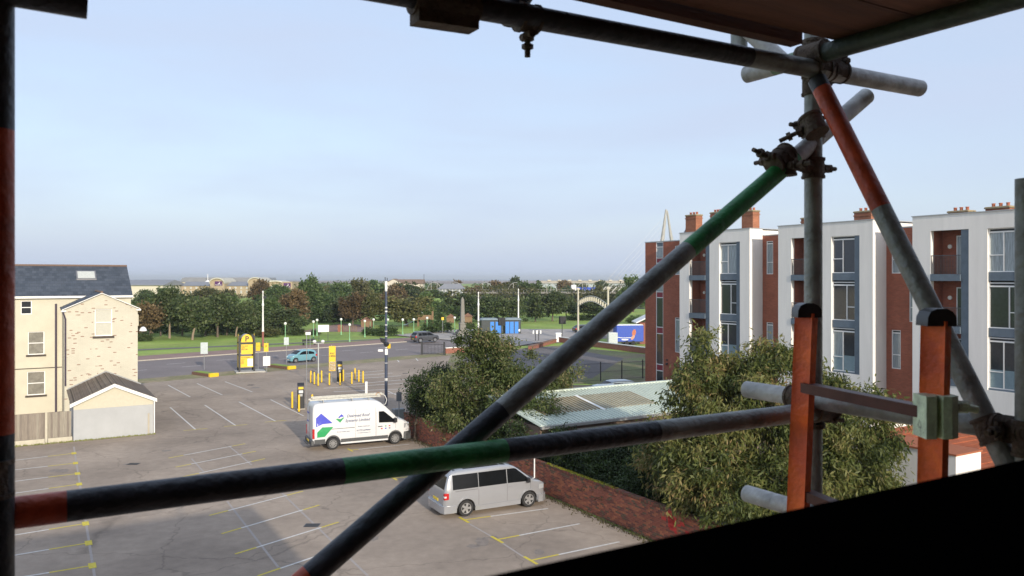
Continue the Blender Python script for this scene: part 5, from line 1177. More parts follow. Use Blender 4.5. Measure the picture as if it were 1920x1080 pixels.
signpost(537,682,3.1,'pale grey road sign back left of the light blue car',[(0,2.2,3.1,0.55,PG,None)])
signpost(484,694,3.1,'small yellow notice on a post right of the parking totem',[(0,2.1,3.0,0.46,YEL,('pay here',0.09,0,2.6))])
signpost(500,699,3.3,'yellow notice above a white board on one post beside the totem',[(-0.05,2.25,3.15,0.46,YEL,('P',0.3,0,2.7)),(0,0.75,1.75,0.72,WHITE,None)])
signpost(622,717,3.6,'tall yellow and white parking sign by the far ticket machine',[(0.05,1.1,3.5,0.62,YEL,('PAY\nHERE',0.24,0,2.7)),(0.05,1.15,2.0,0.58,WHITE,None)])
signpost(575,764,5.6,'thin tall grey pole left of the white van with a faded yellow top',[],r=0.03,name='thin_pole',cat='pole')
signpost(581.5,668,3.2,'small white sign plate on a post behind the blue car',[(-0.25,2.75,3.1,0.65,WHITE,None)])
signpost(830,626,3.0,'small yellow sign on a post left of the obelisk',[(0,2.5,3.0,0.45,YEL,None)])
nb = thing('notice_board', 'white notice board on two legs on the grass', 'notice board', G(606.5,640), R(25))
part('leg', MB().box(-0.75,-0.68,-0.03,0.03,0,2.4), IRON, nb); part('leg', MB().box(0.68,0.75,-0.03,0.03,0,2.4), IRON, nb); part('board', MB().box(-0.85,0.85,-0.06,-0.031,1.5,2.6), WHITE, nb)
le = thing('notice_board', 'low slanted white information lectern left of the obelisk', 'notice board', G(832.5,622), R(25))
part('leg', MB().box(-0.03,0.03,-0.03,0.03,0,1.0), IRON, le); part('board', MB().prism([(-0.4,0.95),(0.5,1.5),(0.5,1.56),(-0.4,1.0)],'x',-0.4,0.5), WHITE, le)
bn = thing('bench', 'dark bench on the grass behind the light blue car', 'bench', G(580,648), R(40))
part('seat', MB().box(-1.0,1.0,-0.2,0.25,0.42,0.48), IRON, bn); part('backrest', MB().box(-1.0,1.0,0.26,0.31,0.6,0.95), IRON, bn)
for x in (-0.9,0.9): part('leg', MB().box(x-0.04,x+0.04,-0.2,0.3,0,0.42), IRON, bn)
# twin lamp mast
tl = thing('twin_lamp_mast', 'grey mast with twin white floodlights among the yellow bollards', 'street lamp', G(597,723.5), R(10))
part('mast', MB().tube((0,0,0),(0,0,3.95),0.06,0.05), M('pale grey mast', (0.45,0.47,0.46), 0.5), tl); part('cross_arm', MB().box(-0.45,0.5,-0.03,0.03,3.93,4.0), GALV, tl)
for x in (-0.35,0.4): part('floodlight', MB().lathe([(0.03,4.0),(0.16,4.06),(0.18,4.16),(0.10,4.26),(0.02,4.28)],x,-0.05,10), WHITE, tl, smooth=True)
# camera pole
cpz = thing('camera_pole', 'tall dark blue pole with cameras and floodlights rising behind the white van', 'pole', G(724,760), R(0))
DB = M('dark blue pole paint', (0.045,0.06,0.10), 0.5, var=0.25, scale=4)
part('pole', MB().tube((0,0,0),(0,0,4.2),0.12,n=14).tube((0,0,4.2),(0,0,9.8),0.095,0.085,n=14), DB, cpz, smooth=True)
q = MB(); rg_ = random.Random(4)
for i in range(13):
    z = rg_.choice((rg_.uniform(1.5,4.5),rg_.uniform(4.4,9.0))); q.tube((0,0,z),(0,0,z+rg_.uniform(.03,.13)),0.125 if z<4.2 else 0.100,n=14)
part('sticker', q, M('torn white stickers', (0.62,0.62,0.6), 0.7, var=0.3, scale=12), cpz)
part('pole_top', MB().tube((0,0,9.1),(0,0,9.78),0.103,n=12), WHITE, cpz); part('aerial', MB().tube((-0.08,0,9.8),(-0.08,0,10.1),0.03,n=6).tube((0.08,0,9.8),(0.08,0,10.05),0.03,n=6), IRON, cpz)
part('floodlight', MB().prism([(-0.50,5.35),(-0.10,5.25),(-0.14,4.85),(-0.40,5.05)],'y',-0.2,0.1), BLACK, cpz); part('dome_camera', MB().lathe([(0.02,4.62),(0.20,4.72),(0.24,4.85),(0.16,4.98),(0.02,5.0)],0.05,-0.15,14), BLACK, cpz, smooth=True)
part('cctv_camera', MB().bbox(-0.62,-0.22,-0.2,0.0,4.25,4.42,0.03), WHITE, cpz); part('junction_box', MB().bbox(-0.06,0.16,-0.26,-0.10,4.0,4.45,0.02), WHITE, cpz); part('yellow_box', MB().box(0.14,0.36,-0.2,0.0,4.5,4.85), YEL, cpz)
# parking totem
tt = thing('parking_totem', 'four sided yellow and black parking sign tower with arched tops', 'sign', tuple(Vector(G(480,697))), R(24))
slab = part('base_slab', MB().box(-2.1,0.9,-0.9,1.4,0,0.14), M('concrete slab', (0.42,0.41,0.38), 0.85), tt)
for x in (-1.75,-0.25):
    for y in (-0.65,0.85): part('post', MB().box(x-0.09,x+0.09,y-0.09,y+0.09,0.14,3.95), BLACK, tt)
arch = [(-0.58,3.25),(0.58,3.25)] + [(0.58*math.cos(t),3.35+0.75*math.sin(t)) for t in np.linspace(0,math.pi,15)]
def face(pts_, y, nm, mat, txt=None, out=-1):
    o = part(nm, MB().prism([(p[0]-1.0,p[1]) for p in pts_],'y',y,y+0.03), mat, tt); return o
def rect(x0,x1,z0,z1): return [(x0,z0),(x1,z0),(x1,z1),(x0,z1)]
f1 = face(arch, -0.735, 'arched_sign', YEL); text('lettering','P',0.78,BLACK,f1,(-1.0,-0.742,3.34),(R(90),0,0),align='CENTER')
f2 = face(rect(-0.58,0.60,1.98,3.02), -0.735, 'sign_panel', YEL); text('lettering','Car park\nopen\nmax 24h',0.18,BLACK,f2,(-1.55,-0.74,2.8),(R(90),0,0))
f3 = face(rect(-0.64,0.62,0.60,1.78), -0.735, 'sign_panel', YEL); part('tariff_sheet', MB().box(-0.95,-0.40,-0.745,-0.736,0.70,1.5), WHITE, f3); text('lettering','Pay and display',0.15,BLACK,f3,(-1.6,-0.742,1.58),(R(90),0,0))
text('lettering','Mon-Sun\n1 hour\n2 hours\n4 hours\nAll day',0.10,BLACK,f3,(-1.6,-0.742,1.38),(R(90),0,0))
for nm, z0, z1 in (('sign_panel',0.55,1.8),('sign_panel',1.95,3.08)): part(nm, MB().box(-1.83,-1.80,-0.5,0.7,z0,z1), YEL, tt)
part('arched_sign', MB().prism([(p[0]+0.1,p[1]) for p in arch],'x',-1.83,-1.80), YEL, tt); part('arched_sign', MB().prism([(p[0]+0.1,p[1]) for p in arch],'x',-0.20,-0.17), YEL, tt)
part('roof_vault', MB().prism([(p[0]*0.98-1.0,p[1]-0.03) for p in arch[1:]],'y',-0.70,0.9), M('grey vault', (0.25,0.27,0.29), 0.5), tt)
part('frame_bar', MB().box(-1.80,-0.20,-0.76,-0.62,3.06,3.22).box(-1.80,-1.72,-0.62,0.82,3.10,3.21), BLACK, tt)
# planters with yellow ends
for px, py, lab, L_ in ((399,706,'low brown kerb island with a yellow end left of the parking totem',3.2),(545,692,'low brown kerb island with a yellow end in front of the blue car',3.6)):
    k = thing('kerb_island', lab, 'kerb island', G(px,py), R(TH-90+20))
    part('brick_edge', MB().box(-L_,0,-0.5,0.5,0,0.30), M('brown edging brick', (0.16,0.085,0.06), 0.9, var=0.3), k); part('grass_top', MB().box(-L_+0.15,-0.2,-0.4,0.4,0.302,0.34), grass, k)
    part('yellow_end', MB().bbox(0.003,0.35,-0.5,0.5,0,0.36,0.05), YEL, k)
# posts near the van nose
bs = thing('grey_cabinet', 'grey cabinet and posts at the end of the brick wall by the white van', 'cabinet', G(752,800), R(TH))
part('cabinet_body', MB().bbox(-0.5,0.3,0,0.5,0,1.2,0.04), M('mid grey cabinet', (0.22,0.23,0.23), 0.6), bs)
signpost(776-13,812,2.9,'grey post at the near end of the cabinet beside the brick wall',[],name='thin_pole',cat='pole'); signpost(748,806,2.7,'grey post with small dark sign by the brick wall end',[(0,1.9,2.5,0.35,M('dark sign', (0.13,0.14,0.15),0.6),None)])
signpost(1002,938,2.2,'thin white post against the brick wall behind the silver van',[],r=0.03,name='thin_pole',cat='pole',post=WHITE)
# white painted columns with red foot (illumination poles)
REDP = M('red brown pole foot', (0.25,0.09,0.07), 0.6)
def column(px, py, topy, lab, redh=2.2, r=0.13, foot=REDP):
    g = G(px,py); Y = g[1]; h = H-(topy-HZ)*Y/F
    t = thing('white_column', lab, 'column', g, 0, 'tall white illumination columns along the boulevard')
    part('foot', MB().lathe([(r*1.5,0),(r*1.5,0.3),(r*1.25,0.4),(r*1.2,redh)],n=12), foot, t, smooth=True)
    part('shaft', MB().lathe([(r*1.18,redh+0.003),(r*1.3,redh+0.1),(r,redh+0.3),(r*0.85,h*0.72),(r*1.3,h*0.74),(r*1.2,h*0.76),(r*0.8,h*0.78),(r*0.6,h-0.3),(r*0.9,h-0.25),(r*0.3,h)],n=12), WHITE, t, smooth=True)
    part('lantern', MB().bbox(0.05,0.45,-0.1,0.1,h*0.86,h*0.86+0.35,0.04).box(-0.5,0.05,-0.02,0.02,h*0.86+0.1,h*0.86+0.14), IRON, t)
    return t
column(493,650,545,'tall white column with red foot left of the park beside the totem')
column(897,641,547,'tall white column with short lamp bracket left of the blue toilets')
column(972,625,541,'tall white column with red foot at the right end of the blue toilets')
# park gateway
gp = Vector(G(1084,628)[:2]); gq = Vector(G(1140,646)[:2])
gw = thing('gateway_arch', 'cream gateway of two tall posts joined by a curved openwork arch', 'gateway', (gp.x,gp.y,0))
CR = M('cream gateway paint', (0.50,0.47,0.37), 0.5)
for p, h in ((gp,8.0),(gq,8.4)):
    part('post', MB().tube((p.x,p.y,0),(p.x,p.y,h),0.17,0.15,n=10), CR, gw, world=True); part('finial', MB().bbox(p.x-0.28,p.x+0.28,p.y-0.28,p.y+0.28,h+0.003,h+0.35,0.1), CR, gw, world=True)
for (h0, sag, r) in ((6.0,1.1,0.07),(5.1,1.1,0.07)):
    part('arch_rib', MB().path([(*(gp.lerp(gq,t)), h0+sag*math.sin(math.pi*t)) for t in np.linspace(0.02,0.98,15)], r, n=6), CR, gw, world=True)
q = MB()
for t in np.linspace(0.08,0.92,13): p = gp.lerp(gq,t); z = 5.1+1.1*math.sin(math.pi*t); q.box(p.x-0.12,p.x+0.12,p.y-0.03,p.y+0.03,z+0.1,z+0.8)
part('openwork', q, CR, gw, world=True)
# traffic lights
def tlight(px, py, lab):
    t = thing('traffic_light', lab, 'traffic light', G(px,py))
    part('pole', MB().tube((0,0,0),(0,0,3.6),0.06,n=8), IRON, t); part('signal_head', MB().bbox(-0.45,0.05,-0.2,0.1,2.4,3.5,0.04), BLACK, t); part('backboard', MB().box(-0.55,0.65,0.101,0.13,2.3,3.6), BLACK, t)
tlight(1054,633,'traffic light beside the white gate pillar'); tlight(940,637,'traffic light with black backing board in front of the blue toilets')
for px, py, lab in ((1004,640,'black post with white lamp heads at the crossing right of the toilets'),(1010,640,'second black post with white lamp heads at the crossing')):
    t = thing('crossing_post', lab, 'post', G(px,py)); part('post', MB().tube((0,0,0),(0,0,1.7),0.06,n=8), IRON, t)
    for x in (-0.35,0.3): part('white_drum', MB().tube((x,0,1.2),(x,0,1.75),0.13,n=10), WHITE, t)
# blue public toilets
pt = thing('public_toilets', 'dark toilet block with bright blue doors beside the crossing', 'toilet block', G(938,626), R(8))
DK = M('dark green kiosk', (0.025,0.035,0.035), 0.5); BD = M('bright blue door', (0.02,0.20,0.62), 0.45)
for a, b in ((-3.6,-0.55),(0.65,3.6)):
    part('kiosk_body', MB().bbox(a,b,-1.2,1.6,0.05,2.55,0.08), DK, pt); part('roof', MB().bbox(a-0.15,b+0.15,-1.4,1.8,2.553,2.85,0.3), M('kiosk roof', (0.20,0.25,0.27), 0.5), pt)
for x in (-1.9,-0.95,0.85,1.65,2.5): part('door', MB().box(x-0.05,x+0.62,-1.26,-1.203,0.15,2.25), BD, pt)
part('door', MB().box(-0.3,0.2,-0.6,-0.55,0.15,2.0), BD, pt); part('link_wall', MB().box(-0.545,0.645,-0.54,1.0,0.05,2.3), DK, pt)
part('notice', MB().box(3.15,3.45,-1.22,-1.203,0.5,0.9), WHITE, pt)
# obelisk
ob = thing('obelisk', 'grey stone obelisk on a stepped base beside the plaza', 'obelisk', G(867,629), R(20))
STN = M('grey granite', (0.20,0.19,0.165), 0.85, var=0.2)
z = 0
for wd, h in ((1.7,0.35),(1.3,0.35),(0.95,0.3)): part('step', MB().box(-wd*.8,wd*.8,-wd*.8,wd*.8,z+0.001,z+h), STN, ob); z += h
part('plinth', MB().box(-0.52,0.52,-0.52,0.52,z+0.001,z+1.0), STN, ob); part('cornice', MB().bbox(-0.62,0.62,-0.62,0.62,z+1.001,z+1.25,0.1), STN, ob); z += 1.25
part('shaft', MB().rings([[(-0.36,-0.36,z+.001),(0.36,-0.36,z+.001),(0.36,0.36,z+.001),(-0.36,0.36,z+.001)],[(-0.24,-0.24,6.3),(0.24,-0.24,6.3),(0.24,0.24,6.3),(-0.24,0.24,6.3)],[(-0.02,-0.02,6.75),(0.02,-0.02,6.75),(0.02,0.02,6.75),(-0.02,0.02,6.75)]]), STN, ob)
# globe lamps
GRN = M('pale green lamp post', (0.20,0.42,0.22), 0.5); GLB = M('white lamp globe', (0.75,0.76,0.70), 0.3)
gl = thing('globe_lamp', '', 'street lamp', (0,0,0), 0, 'green globe lamps of the park')
part('post', MB().lathe([(0.14,0),(0.12,0.5),(0.07,0.6),(0.06,2.5)],n=8), GRN, gl); part('globe', MB().lathe([(0.05,2.5),(0.18,2.58),(0.24,2.74),(0.18,2.92),(0.03,2.98)],n=10), GLB, gl, smooth=True)
for i, (px, ty, lab) in enumerate(((587.7,600.7,'globe lamp at the left of the dark park path'),(594.4,597.7,'globe lamp right beside the leftmost pair at the park path'),(639.6,596.3,'globe lamp on the brown pier by the park path steps'),(655.5,606,'globe lamp post right of the park path steps'),(684,599.5,'globe lamp left of the bushes by the camera pole'),(700.5,597,'globe lamp by the green swing frame'),(727,597,'globe lamp just right of the camera pole'),(755,597,'globe lamp midway between camera pole and slide'),(775.8,596.5,'globe lamp above the dark grey car near the slide'),(800.8,594,'globe lamp in front of the round bush'),(852.5,593.5,'globe lamp left beside the obelisk'),(412.5,555,'globe lamp on the green bank below the hotel'),(431.5,561,'second globe lamp on the bank below the hotel'),(535,604,'globe lamp by the low bushes left of the path'))):
    Y = F*(H-2.98)/(ty-HZ); 
    if Y > 220: Y = 215; 
    zz = H-(ty-HZ)/F*Y-2.98
    loc = ((px-960)/F*Y, Y, zz)
    if i == 0: gl.location = loc; gl['label'] = lab
    else: dup(gl, loc, label=lab)
# playground
pg = thing('climbing_frame', 'timber climbing tower with a pale blue slide in the playground', 'climbing frame', G(795,612), R(0))
TMB = M('orange brown timber', (0.22,0.14,0.08), 0.85)
for x in (-1.2,1.8):
    for y in (-0.8,0.8): part('post', MB().box(x-0.1,x+0.1,y-0.1,y+0.1,0,3.2), TMB, pg)
part('platform', MB().box(-1.1,1.7,-0.7,0.7,1.4,1.55), TMB, pg); part('side_panel', MB().box(-1.1,1.7,-0.78,-0.72,1.6,2.4), TMB, pg)
part('slide', MB().prism([(-1.3,1.55),(-3.6,0.35),(-4.2,0.3),(-4.2,0.4),(-3.6,0.5),(-1.3,1.75)],'y',-0.4,0.4), M('pale blue slide', (0.33,0.45,0.6), 0.4), pg)
part('ladder_bar', MB().path([(-1.2,0.5,3.1),(-0.8,0.5,3.4),(0.4,0.5,1.6)],0.05), M('steel bar', (0.45,0.5,0.5), 0.4), pg)
sw = thing('swing_frame', 'green and timber swing frame in the playground behind the camera pole', 'swing', G(711,613), R(5))
for x in (-1.8,1.8):
    part('leg', MB().path([(x,-0.8,0),(x*0.95,0,2.4)],0.05,6), GRN, sw); part('leg', MB().path([(x,0.8,0),(x*0.95,0,2.4)],0.05,6), GRN, sw)
part('top_bar', MB().tube((-1.8,0,2.4),(1.8,0,2.4),0.05,n=6), GRN, sw); part('seat', MB().box(-0.9,-0.4,-0.1,0.1,0.5,0.54), BLACK, sw); part('seat', MB().box(0.4,0.9,-0.1,0.1,0.5,0.54), BLACK, sw)
for px, py, wd, h, lab in ((877,606,1.0,1.5,'red roofed timber play hut right of the obelisk'),(845,605,0.9,1.2,'low timber climbing block left of the obelisk'),(688,613,1.1,1.3,'brown timber play wall left of the swing')):
    t = thing('play_hut', lab, 'play hut', G(px,py)); part('wall', MB().box(-wd,wd,-0.6,0.6,0,h), TMB, t); part('roof', MB().prism([(-wd-0.2,h+.001),(0,h+0.8),(wd+0.2,h+.001)],'y',-0.8,0.8), M('brown play roof', (0.19,0.10,0.07), 0.85), t)
# steps pier and fence by the path
t = thing('park_fence', 'short brown picket fence on a pier beside the park path', 'fence', G(648,622))
part('pier', MB().box(-1.4,-0.6,-0.4,0.4,0,1.3), redlow, t); q = MB()
for i in range(9): q.box(-0.4+i*0.3,-0.32+i*0.3,-0.04,0.04,0,1.1)
part('pickets', q, TMB, t)
# white canopies in the park
for px, by_, wd, lab in ((472,617,3.3,'large white canopy roof glimpsed between the park trees'),(497,618,2.2,'smaller white canopy beside the large one in the park')):
    t = thing('white_canopy', lab, 'canopy', G(px,by_), R(10))
    part('canopy_roof', MB().lathe([(wd,1.9),(wd*0.95,2.0),(wd*0.45,2.6),(0.1,3.3)],n=8), WHITE, t)
    for a in range(4): part('pole', MB().tube((wd*0.75*math.cos(a*1.57+.78),wd*0.75*math.sin(a*1.57+.78),0),(wd*0.75*math.cos(a*1.57+.78),wd*0.75*math.sin(a*1.57+.78),1.99),0.05,n=6), GALV, t)
# long low seat walls and rails near the lake
t = thing('lake_railing', 'pale railing by the lake right of the blue toilets', 'railing', G(1010,590)); q = MB()
for i in range(16): q.box(-9+i*1.2,-8.92+i*1.2,-0.04,0.04,0,1.2)
part('post_row', q, WHITE, t); part('rail', MB().box(-9,9.2,-0.03,0.03,1.2,1.28), WHITE, t)
# ================================================================ TREES
BARK = M('grey brown bark', (0.13,0.10,0.075), 0.9, var=0.3, scale=6, bump=0.6)
BARKP = M('pale bark', (0.26,0.20,0.14), 0.9, var=0.3, scale=5, bump=0.5)
LM = {'dk': leafmat('dark evergreen leaves', [(0.030,0.051,0.019),(0.068,0.097,0.032),(0.142,0.169,0.068)], .3),
      'gr': leafmat('mid green leaves', [(0.041,0.070,0.022),(0.074,0.121,0.035),(0.135,0.182,0.065)]),
      'ol': leafmat('olive leaves', [(0.057,0.070,0.024),(0.108,0.115,0.038),(0.189,0.169,0.068)]),
      'ru': leafmat('russet leaves', [(0.081,0.061,0.030),(0.149,0.105,0.049),(0.230,0.162,0.081)]),
      'n1': leafmat('green leaves with dry tips', [(0.032,0.051,0.015),(0.067,0.100,0.024),(0.122,0.159,0.046),(0.183,0.201,0.073),(0.342,0.268,0.146)]),
      'n2': leafmat('yellow green drooping leaves', [(0.039,0.054,0.016),(0.079,0.104,0.027),(0.140,0.159,0.043),(0.207,0.201,0.067),(0.293,0.201,0.091)], .4),
      'sh': leafmat('dark ivy leaves', [(0.015,0.029,0.010),(0.037,0.061,0.017),(0.073,0.116,0.030)], .2)}
def foliage_mesh(lobes, n, lw, ll, droop, seed, cr, ncl, mat, shell=0.45):
    r = np.random.default_rng(seed); lb = np.array(lobes, float)
    wgt = lb[:,3]*lb[:,4]*lb[:,5]; wgt = wgt**0.67; wgt /= wgt.sum()
    li = r.choice(len(lb), ncl, p=wgt); d = r.normal(size=(ncl,3)); d /= np.linalg.norm(d,axis=1)[:,None]
    rad = r.random(ncl)**shell; cc = lb[li,:3] + d*rad[:,None]*lb[li,3:6]
    cw = r.random(ncl)*0.9+0.35; cw /= cw.sum(); cs = r.uniform(0.6,1.35,ncl)
    ci = r.choice(ncl, n, p=cw); p = cc[ci] + r.normal(size=(n,3))*(cr*cs[ci])[:,None]*np.array([1,1,0.75])
    out = d[ci]*0.5 + r.normal(size=(n,3))*0.8; out[:,2] -= droop; out /= np.linalg.norm(out,axis=1)[:,None]
    sd = np.cross(out, r.normal(size=(n,3)) + np.array([0,0,0.8])); sd /= np.linalg.norm(sd,axis=1)[:,None]+1e-9
    L_ = (ll*r.uniform(.6,1.3,n))[:,None]; W_ = (lw*r.uniform(.6,1.3,n))[:,None]/2
    v = np.empty((n,4,3)); v[:,0] = p; v[:,1] = p+out*L_*.45+sd*W_; v[:,2] = p+out*L_; v[:,3] = p+out*L_*.45-sd*W_
    me = bpy.data.meshes.new('crown'); me.vertices.add(n*4); me.vertices.foreach_set('co', v.reshape(-1))
    me.loops.add(n*4); me.loops.foreach_set('vertex_index', np.arange(n*4,dtype=np.int32)); me.polygons.add(n)
    me.polygons.foreach_set('loop_start', np.arange(0,n*4,4,dtype=np.int32)); me.polygons.foreach_set('loop_total', np.full(n,4,dtype=np.int32))
    me.update(); me.validate(); a = me.attributes.new('clump','FLOAT','FACE')
    cv = r.random(ncl)[ci]; a.data.foreach_set('value', cv.astype(np.float32)); me.materials.append(mat); return me
def limbs(lobes, h0, r0, seed, lean=(0,0), base=(0,0)):
    rg = random.Random(seed); mb = MB(); lx, ly = lean
    top = (base[0]+lx, base[1]+ly, h0)
    mb.path([(base[0],base[1],-0.1),(base[0]+lx*0.2,base[1]+ly*0.2,h0*0.3),(base[0]+lx*0.6,base[1]+ly*0.6,h0*0.7),top],[r0*1.35,r0,r0*0.85,r0*0.75],8)
    for l in lobes:
        e = (l[0]+rg.uniform(-.2,.2)*l[3], l[1]+rg.uniform(-.2,.2)*l[4], l[2]+rg.uniform(0,.3)*l[5])
        m1 = tuple(top[i]+(e[i]-top[i])*0.4+rg.uniform(-.15,.15)*(1 if i<2 else 0.5) for i in range(3))
        mb.path([top,m1,e],[r0*0.55,r0*0.36,r0*0.1],6)
        for q in range(3):
            f = (e[0]+rg.uniform(-.7,.7)*l[3], e[1]+rg.uniform(-.7,.7)*l[4], e[2]+rg.uniform(-.2,.7)*l[5]); mb.path([m1,tuple((m1[i]+f[i])/2+rg.uniform(-.1,.1) for i in range(3)),f],[r0*0.25,r0*0.16,r0*0.04],5)
    return mb
# prototypes 1 x 1 x 1 m, crown shapes with four variants
def proto_lobes(v):
    rg = random.Random(70+v); out = []
    if v % 4 == 0: base = [(0,0,.62,.36,.36,.30),(-.22,.05,.50,.24,.26,.22),(.24,-.05,.52,.24,.26,.24),(.05,.0,.82,.24,.24,.17)]
    elif v % 4 == 1: base = [(-.15,0,.60,.30,.34,.28),(.18,0,.66,.28,.32,.30),(0,.1,.42,.42,.36,.16),(-.28,0,.75,.16,.2,.14)]
    elif v % 4 == 2: base = [(0,0,.55,.30,.30,.34),(.05,0,.80,.22,.22,.19),(-.25,0,.45,.22,.24,.20),(.3,.0,.40,.18,.24,.20)]
    else: base = [(0,0,.50,.44,.40,.26),(-.2,0,.68,.26,.26,.22),(.22,0,.72,.24,.26,.24),(0,0,.86,.14,.16,.12)]
    for b in base: out.append(tuple(x+rg.uniform(-.03,.03) for x in b))
    for k in range(6):
        b = rg.choice(base); a = rg.uniform(0,6.28); out.append((b[0]+b[3]*.8*math.cos(a), b[1]+b[4]*.8*math.sin(a), b[2]+b[5]*rg.uniform(-.5,.8), .13,.13,.10))
    return out
_cr = {}
def crown(kind, v, px):
    n, lw = (4200, .052) if px > 45 else (2200, .075)
    k = (kind, v, n)
    if k not in _cr: _cr[k] = foliage_mesh(proto_lobes(v), n, lw, lw*1.4, 0.1, 100+v, 0.055, 150, LM[kind])
    return _cr[k]
_tk = {}
def trunk(v, bark):
    k = (v, bark.name)
    if k not in _tk:
        lean = ((.0,0),(.10,0),(-.04,0),(.05,0))[v%4]
        mb = limbs(proto_lobes(v)[:4], .36, .028, v, lean, (-lean[0]*0.8,0)); o = part('trunk', mb, bark, None, smooth=True); _tk[k] = o.data; bpy.data.objects.remove(o)
    return _tk[k]
tv_ = 0
def tree(px, by, ty, wpx, kind, label, bark=BARK, v=None, name='tree', group=None, rz=None):
    global tv_
    tv_ += 1; v = tv_ if v is None else v
    g = G(px, by); Y = g[1]; h = H-(ty-HZ)/F*Y; wd = wpx*Y/F
    t = thing(name, label, 'tree', g, (tv_*1.7 if rz is None else rz), group); t.scale = (wd*1.08, wd*1.0, h*0.985)
    inst('trunk', trunk(v%4, bark), t); inst('crown', crown(kind, v%4, wpx), t)
    return t
def bush(px, by, ty, wpx, kind, label, name='bush'):
    g = G(px, by); Y = g[1]; h = H-(ty-HZ)/F*Y; wd = wpx*Y/F
    k = ('b', kind, wpx > 30)
    if k not in _cr: _cr[k] = foliage_mesh([(0,0,.45,.44,.40,.45),(-.25,0,.35,.25,.3,.32),(.25,0,.38,.25,.3,.35)], 3200, .05, .09, -0.3, 33, .07, 120, LM[kind])
    o = bpy.data.objects.new(name, _cr[k]); C.objects.link(o); o.location = g; o.scale = (wd,wd,h); tag(o, label, 'bush'); return o
T = [
 (283,636,562,66,'ru','leaning bushy russet tree at the corner of the cream house'),
 (318,634,541,64,'dk','dark tree with pale straight trunk right of the cream house'),
 (366,637,553,66,'dk','dark tree with a leaning pale trunk on the front grass'),
 (408,632,552,66,'dk','dark round tree third from the cream house in the front row'),
 (446,631,560,50,'dk','dark tree with forked pale trunks left of the parking totem'),
 (534,626,580,84,'dk','low wide dark evergreen left of the park path'),
 (553,618,546,62,'ru','orange brown tree above the low wide evergreen'),
 (583,600,519,56,'gr','tall grey green tree rising to the horizon left of centre'),
 (621,604,545,62,'gr','mid green tree left of the dark park path'),
 (640,608,558,66,'dk','dark tree hanging over the park path'),
 (663,612,552,52,'ru','reddish brown tree right of the park path'),
 (700,612,550,58,'ol','olive brown tree behind the bushes by the camera pole'),
 (757,612,551,84,'ol','wide olive tree with forked trunk right of the camera pole'),
 (797,606,550,56,'gr','green tree above the timber climbing tower'),
 (866,600,553,62,'dk','dark tree directly behind the obelisk'),
 (916,606,555,62,'dk','dark tree behind the left kiosk of the toilets'),
 (952,606,552,58,'dk','dark tree behind the right kiosk of the toilets'),
 (1003,603,552,44,'dk','dark tree between toilets and traffic light with thin trunks'),
 (1037,602,549,52,'dk','dark tree just left of the gateway post with thin trunks'),
 (1112,600,560,62,'dk','low dark tree seen through the gateway arch'),
 (1061,597,553,40,'dk','small dark tree left of the gateway'),
 (1186,585,520,50,'gr','grey green tree left of the brick apartment end'),
 (487,578,527,44,'ru','russet tree standing in front of the hotel between its signs'),
 (387,580,538,46,'ol','brown green bushy tree below the hotel roofs'),
 (428,580,540,40,'ol','olive tree in front of the hotel entrance gable'),
 (315,582,540,60,'gr','mid green tree below the grey shed roofs at the left'),
 (270,590,545,50,'dk','dark tree touching the cream house roof edge'),
 (520,580,533,46,'gr','green tree between the two hotel blocks'),
 (640,580,526,58,'gr','grey green tree of the far row above the park path'),
 (675,578,525,54,'ol','olive tree of the far row left of the camera pole top'),
 (703,575,528,44,'gr','green tree of the far row left of the cream gabled house'),
 (740,578,534,50,'ru','russet tree in front of the cream gabled house'),
 (765,575,526,44,'dk','dark tree right of the cream gabled house'),
 (788,572,540,44,'ol','small olive tree below the first white bridge arch'),
 (820,575,545,44,'gr','light green tree behind the round bush'),
 (842,565,535,30,'ru','small russet tree left of the glass pavilion'),
 (880,572,533,54,'ru','russet tree right of the glass pavilion'),
 (930,568,528,50,'ru','reddish tree of the far row above the toilets'),
 (958,566,531,44,'ol','yellow olive tree of the far row above the toilets'),
 (966,560,520,30,'dk','dark pointed tree reaching the horizon above the toilets'),
 (998,572,524,44,'gr','blue green round tree right of the lamp column'),
 (900,568,538,40,'gr','grey green tree behind the middle lamp column'),
 (1060,555,527,34,'ru','small russet tree beyond the bridge left of the gateway'),
 (1128,552,527,26,'dk','dark tree beyond the bridge above the gateway arch'),
 (1090,548,530,30,'ol','pale olive tree beyond the bridge above the gateway'),
 (857,562,527,26,'ru','rust tree behind the glass pavilion roof'),
 (300,630,556,50,'gr','green tree tucked between the russet and the dark front trees'),
 (342,629,550,56,'dk','dark tree filling the gap right of the straight pale trunk'),
 (386,629,556,54,'dk','dark tree behind the leaning pale trunk'),
 (427,628,556,54,'gr','green tree between the third and fourth front trees'),
 (470,626,566,50,'dk','dark tree directly behind the parking totem'),
 (505,622,560,52,'gr','mid green tree right of the tall white column'),
]
for i, a in enumerate(T):
    tree(*a, bark=BARKP if i in (1,2,4) else BARK, v={1:0,2:1,4:1,12:1}.get(i), rz={1:0.3,2:0.1,4:0.0}.get(i))
bush(723,630,608,44,'gr','wide green bush right beside the camera pole'); bush(692,629,611,28,'gr','smaller green bush left of the camera pole')
bush(818,624,597,58,'gr','large round green bush left of the obelisk'); bush(557,629,612,26,'dk','dark clipped bush left of the park path')
bush(590,628,617,22,'gr','low green bush at the mouth of the park path'); bush(270,640,622,30,'dk','dark bush by the wall lamp of the cream house')
bush(1090,600,588,60,'gr','hedge with yellow flowers seen through the gateway'); bush(1192,606,590,36,'gr','green bush left of the brick apartment end')
bush(880,616,603,20,'dk','dark shrub right of the obelisk'); bush(500,632,612,44,'ol','olive shrub mass behind the white column')
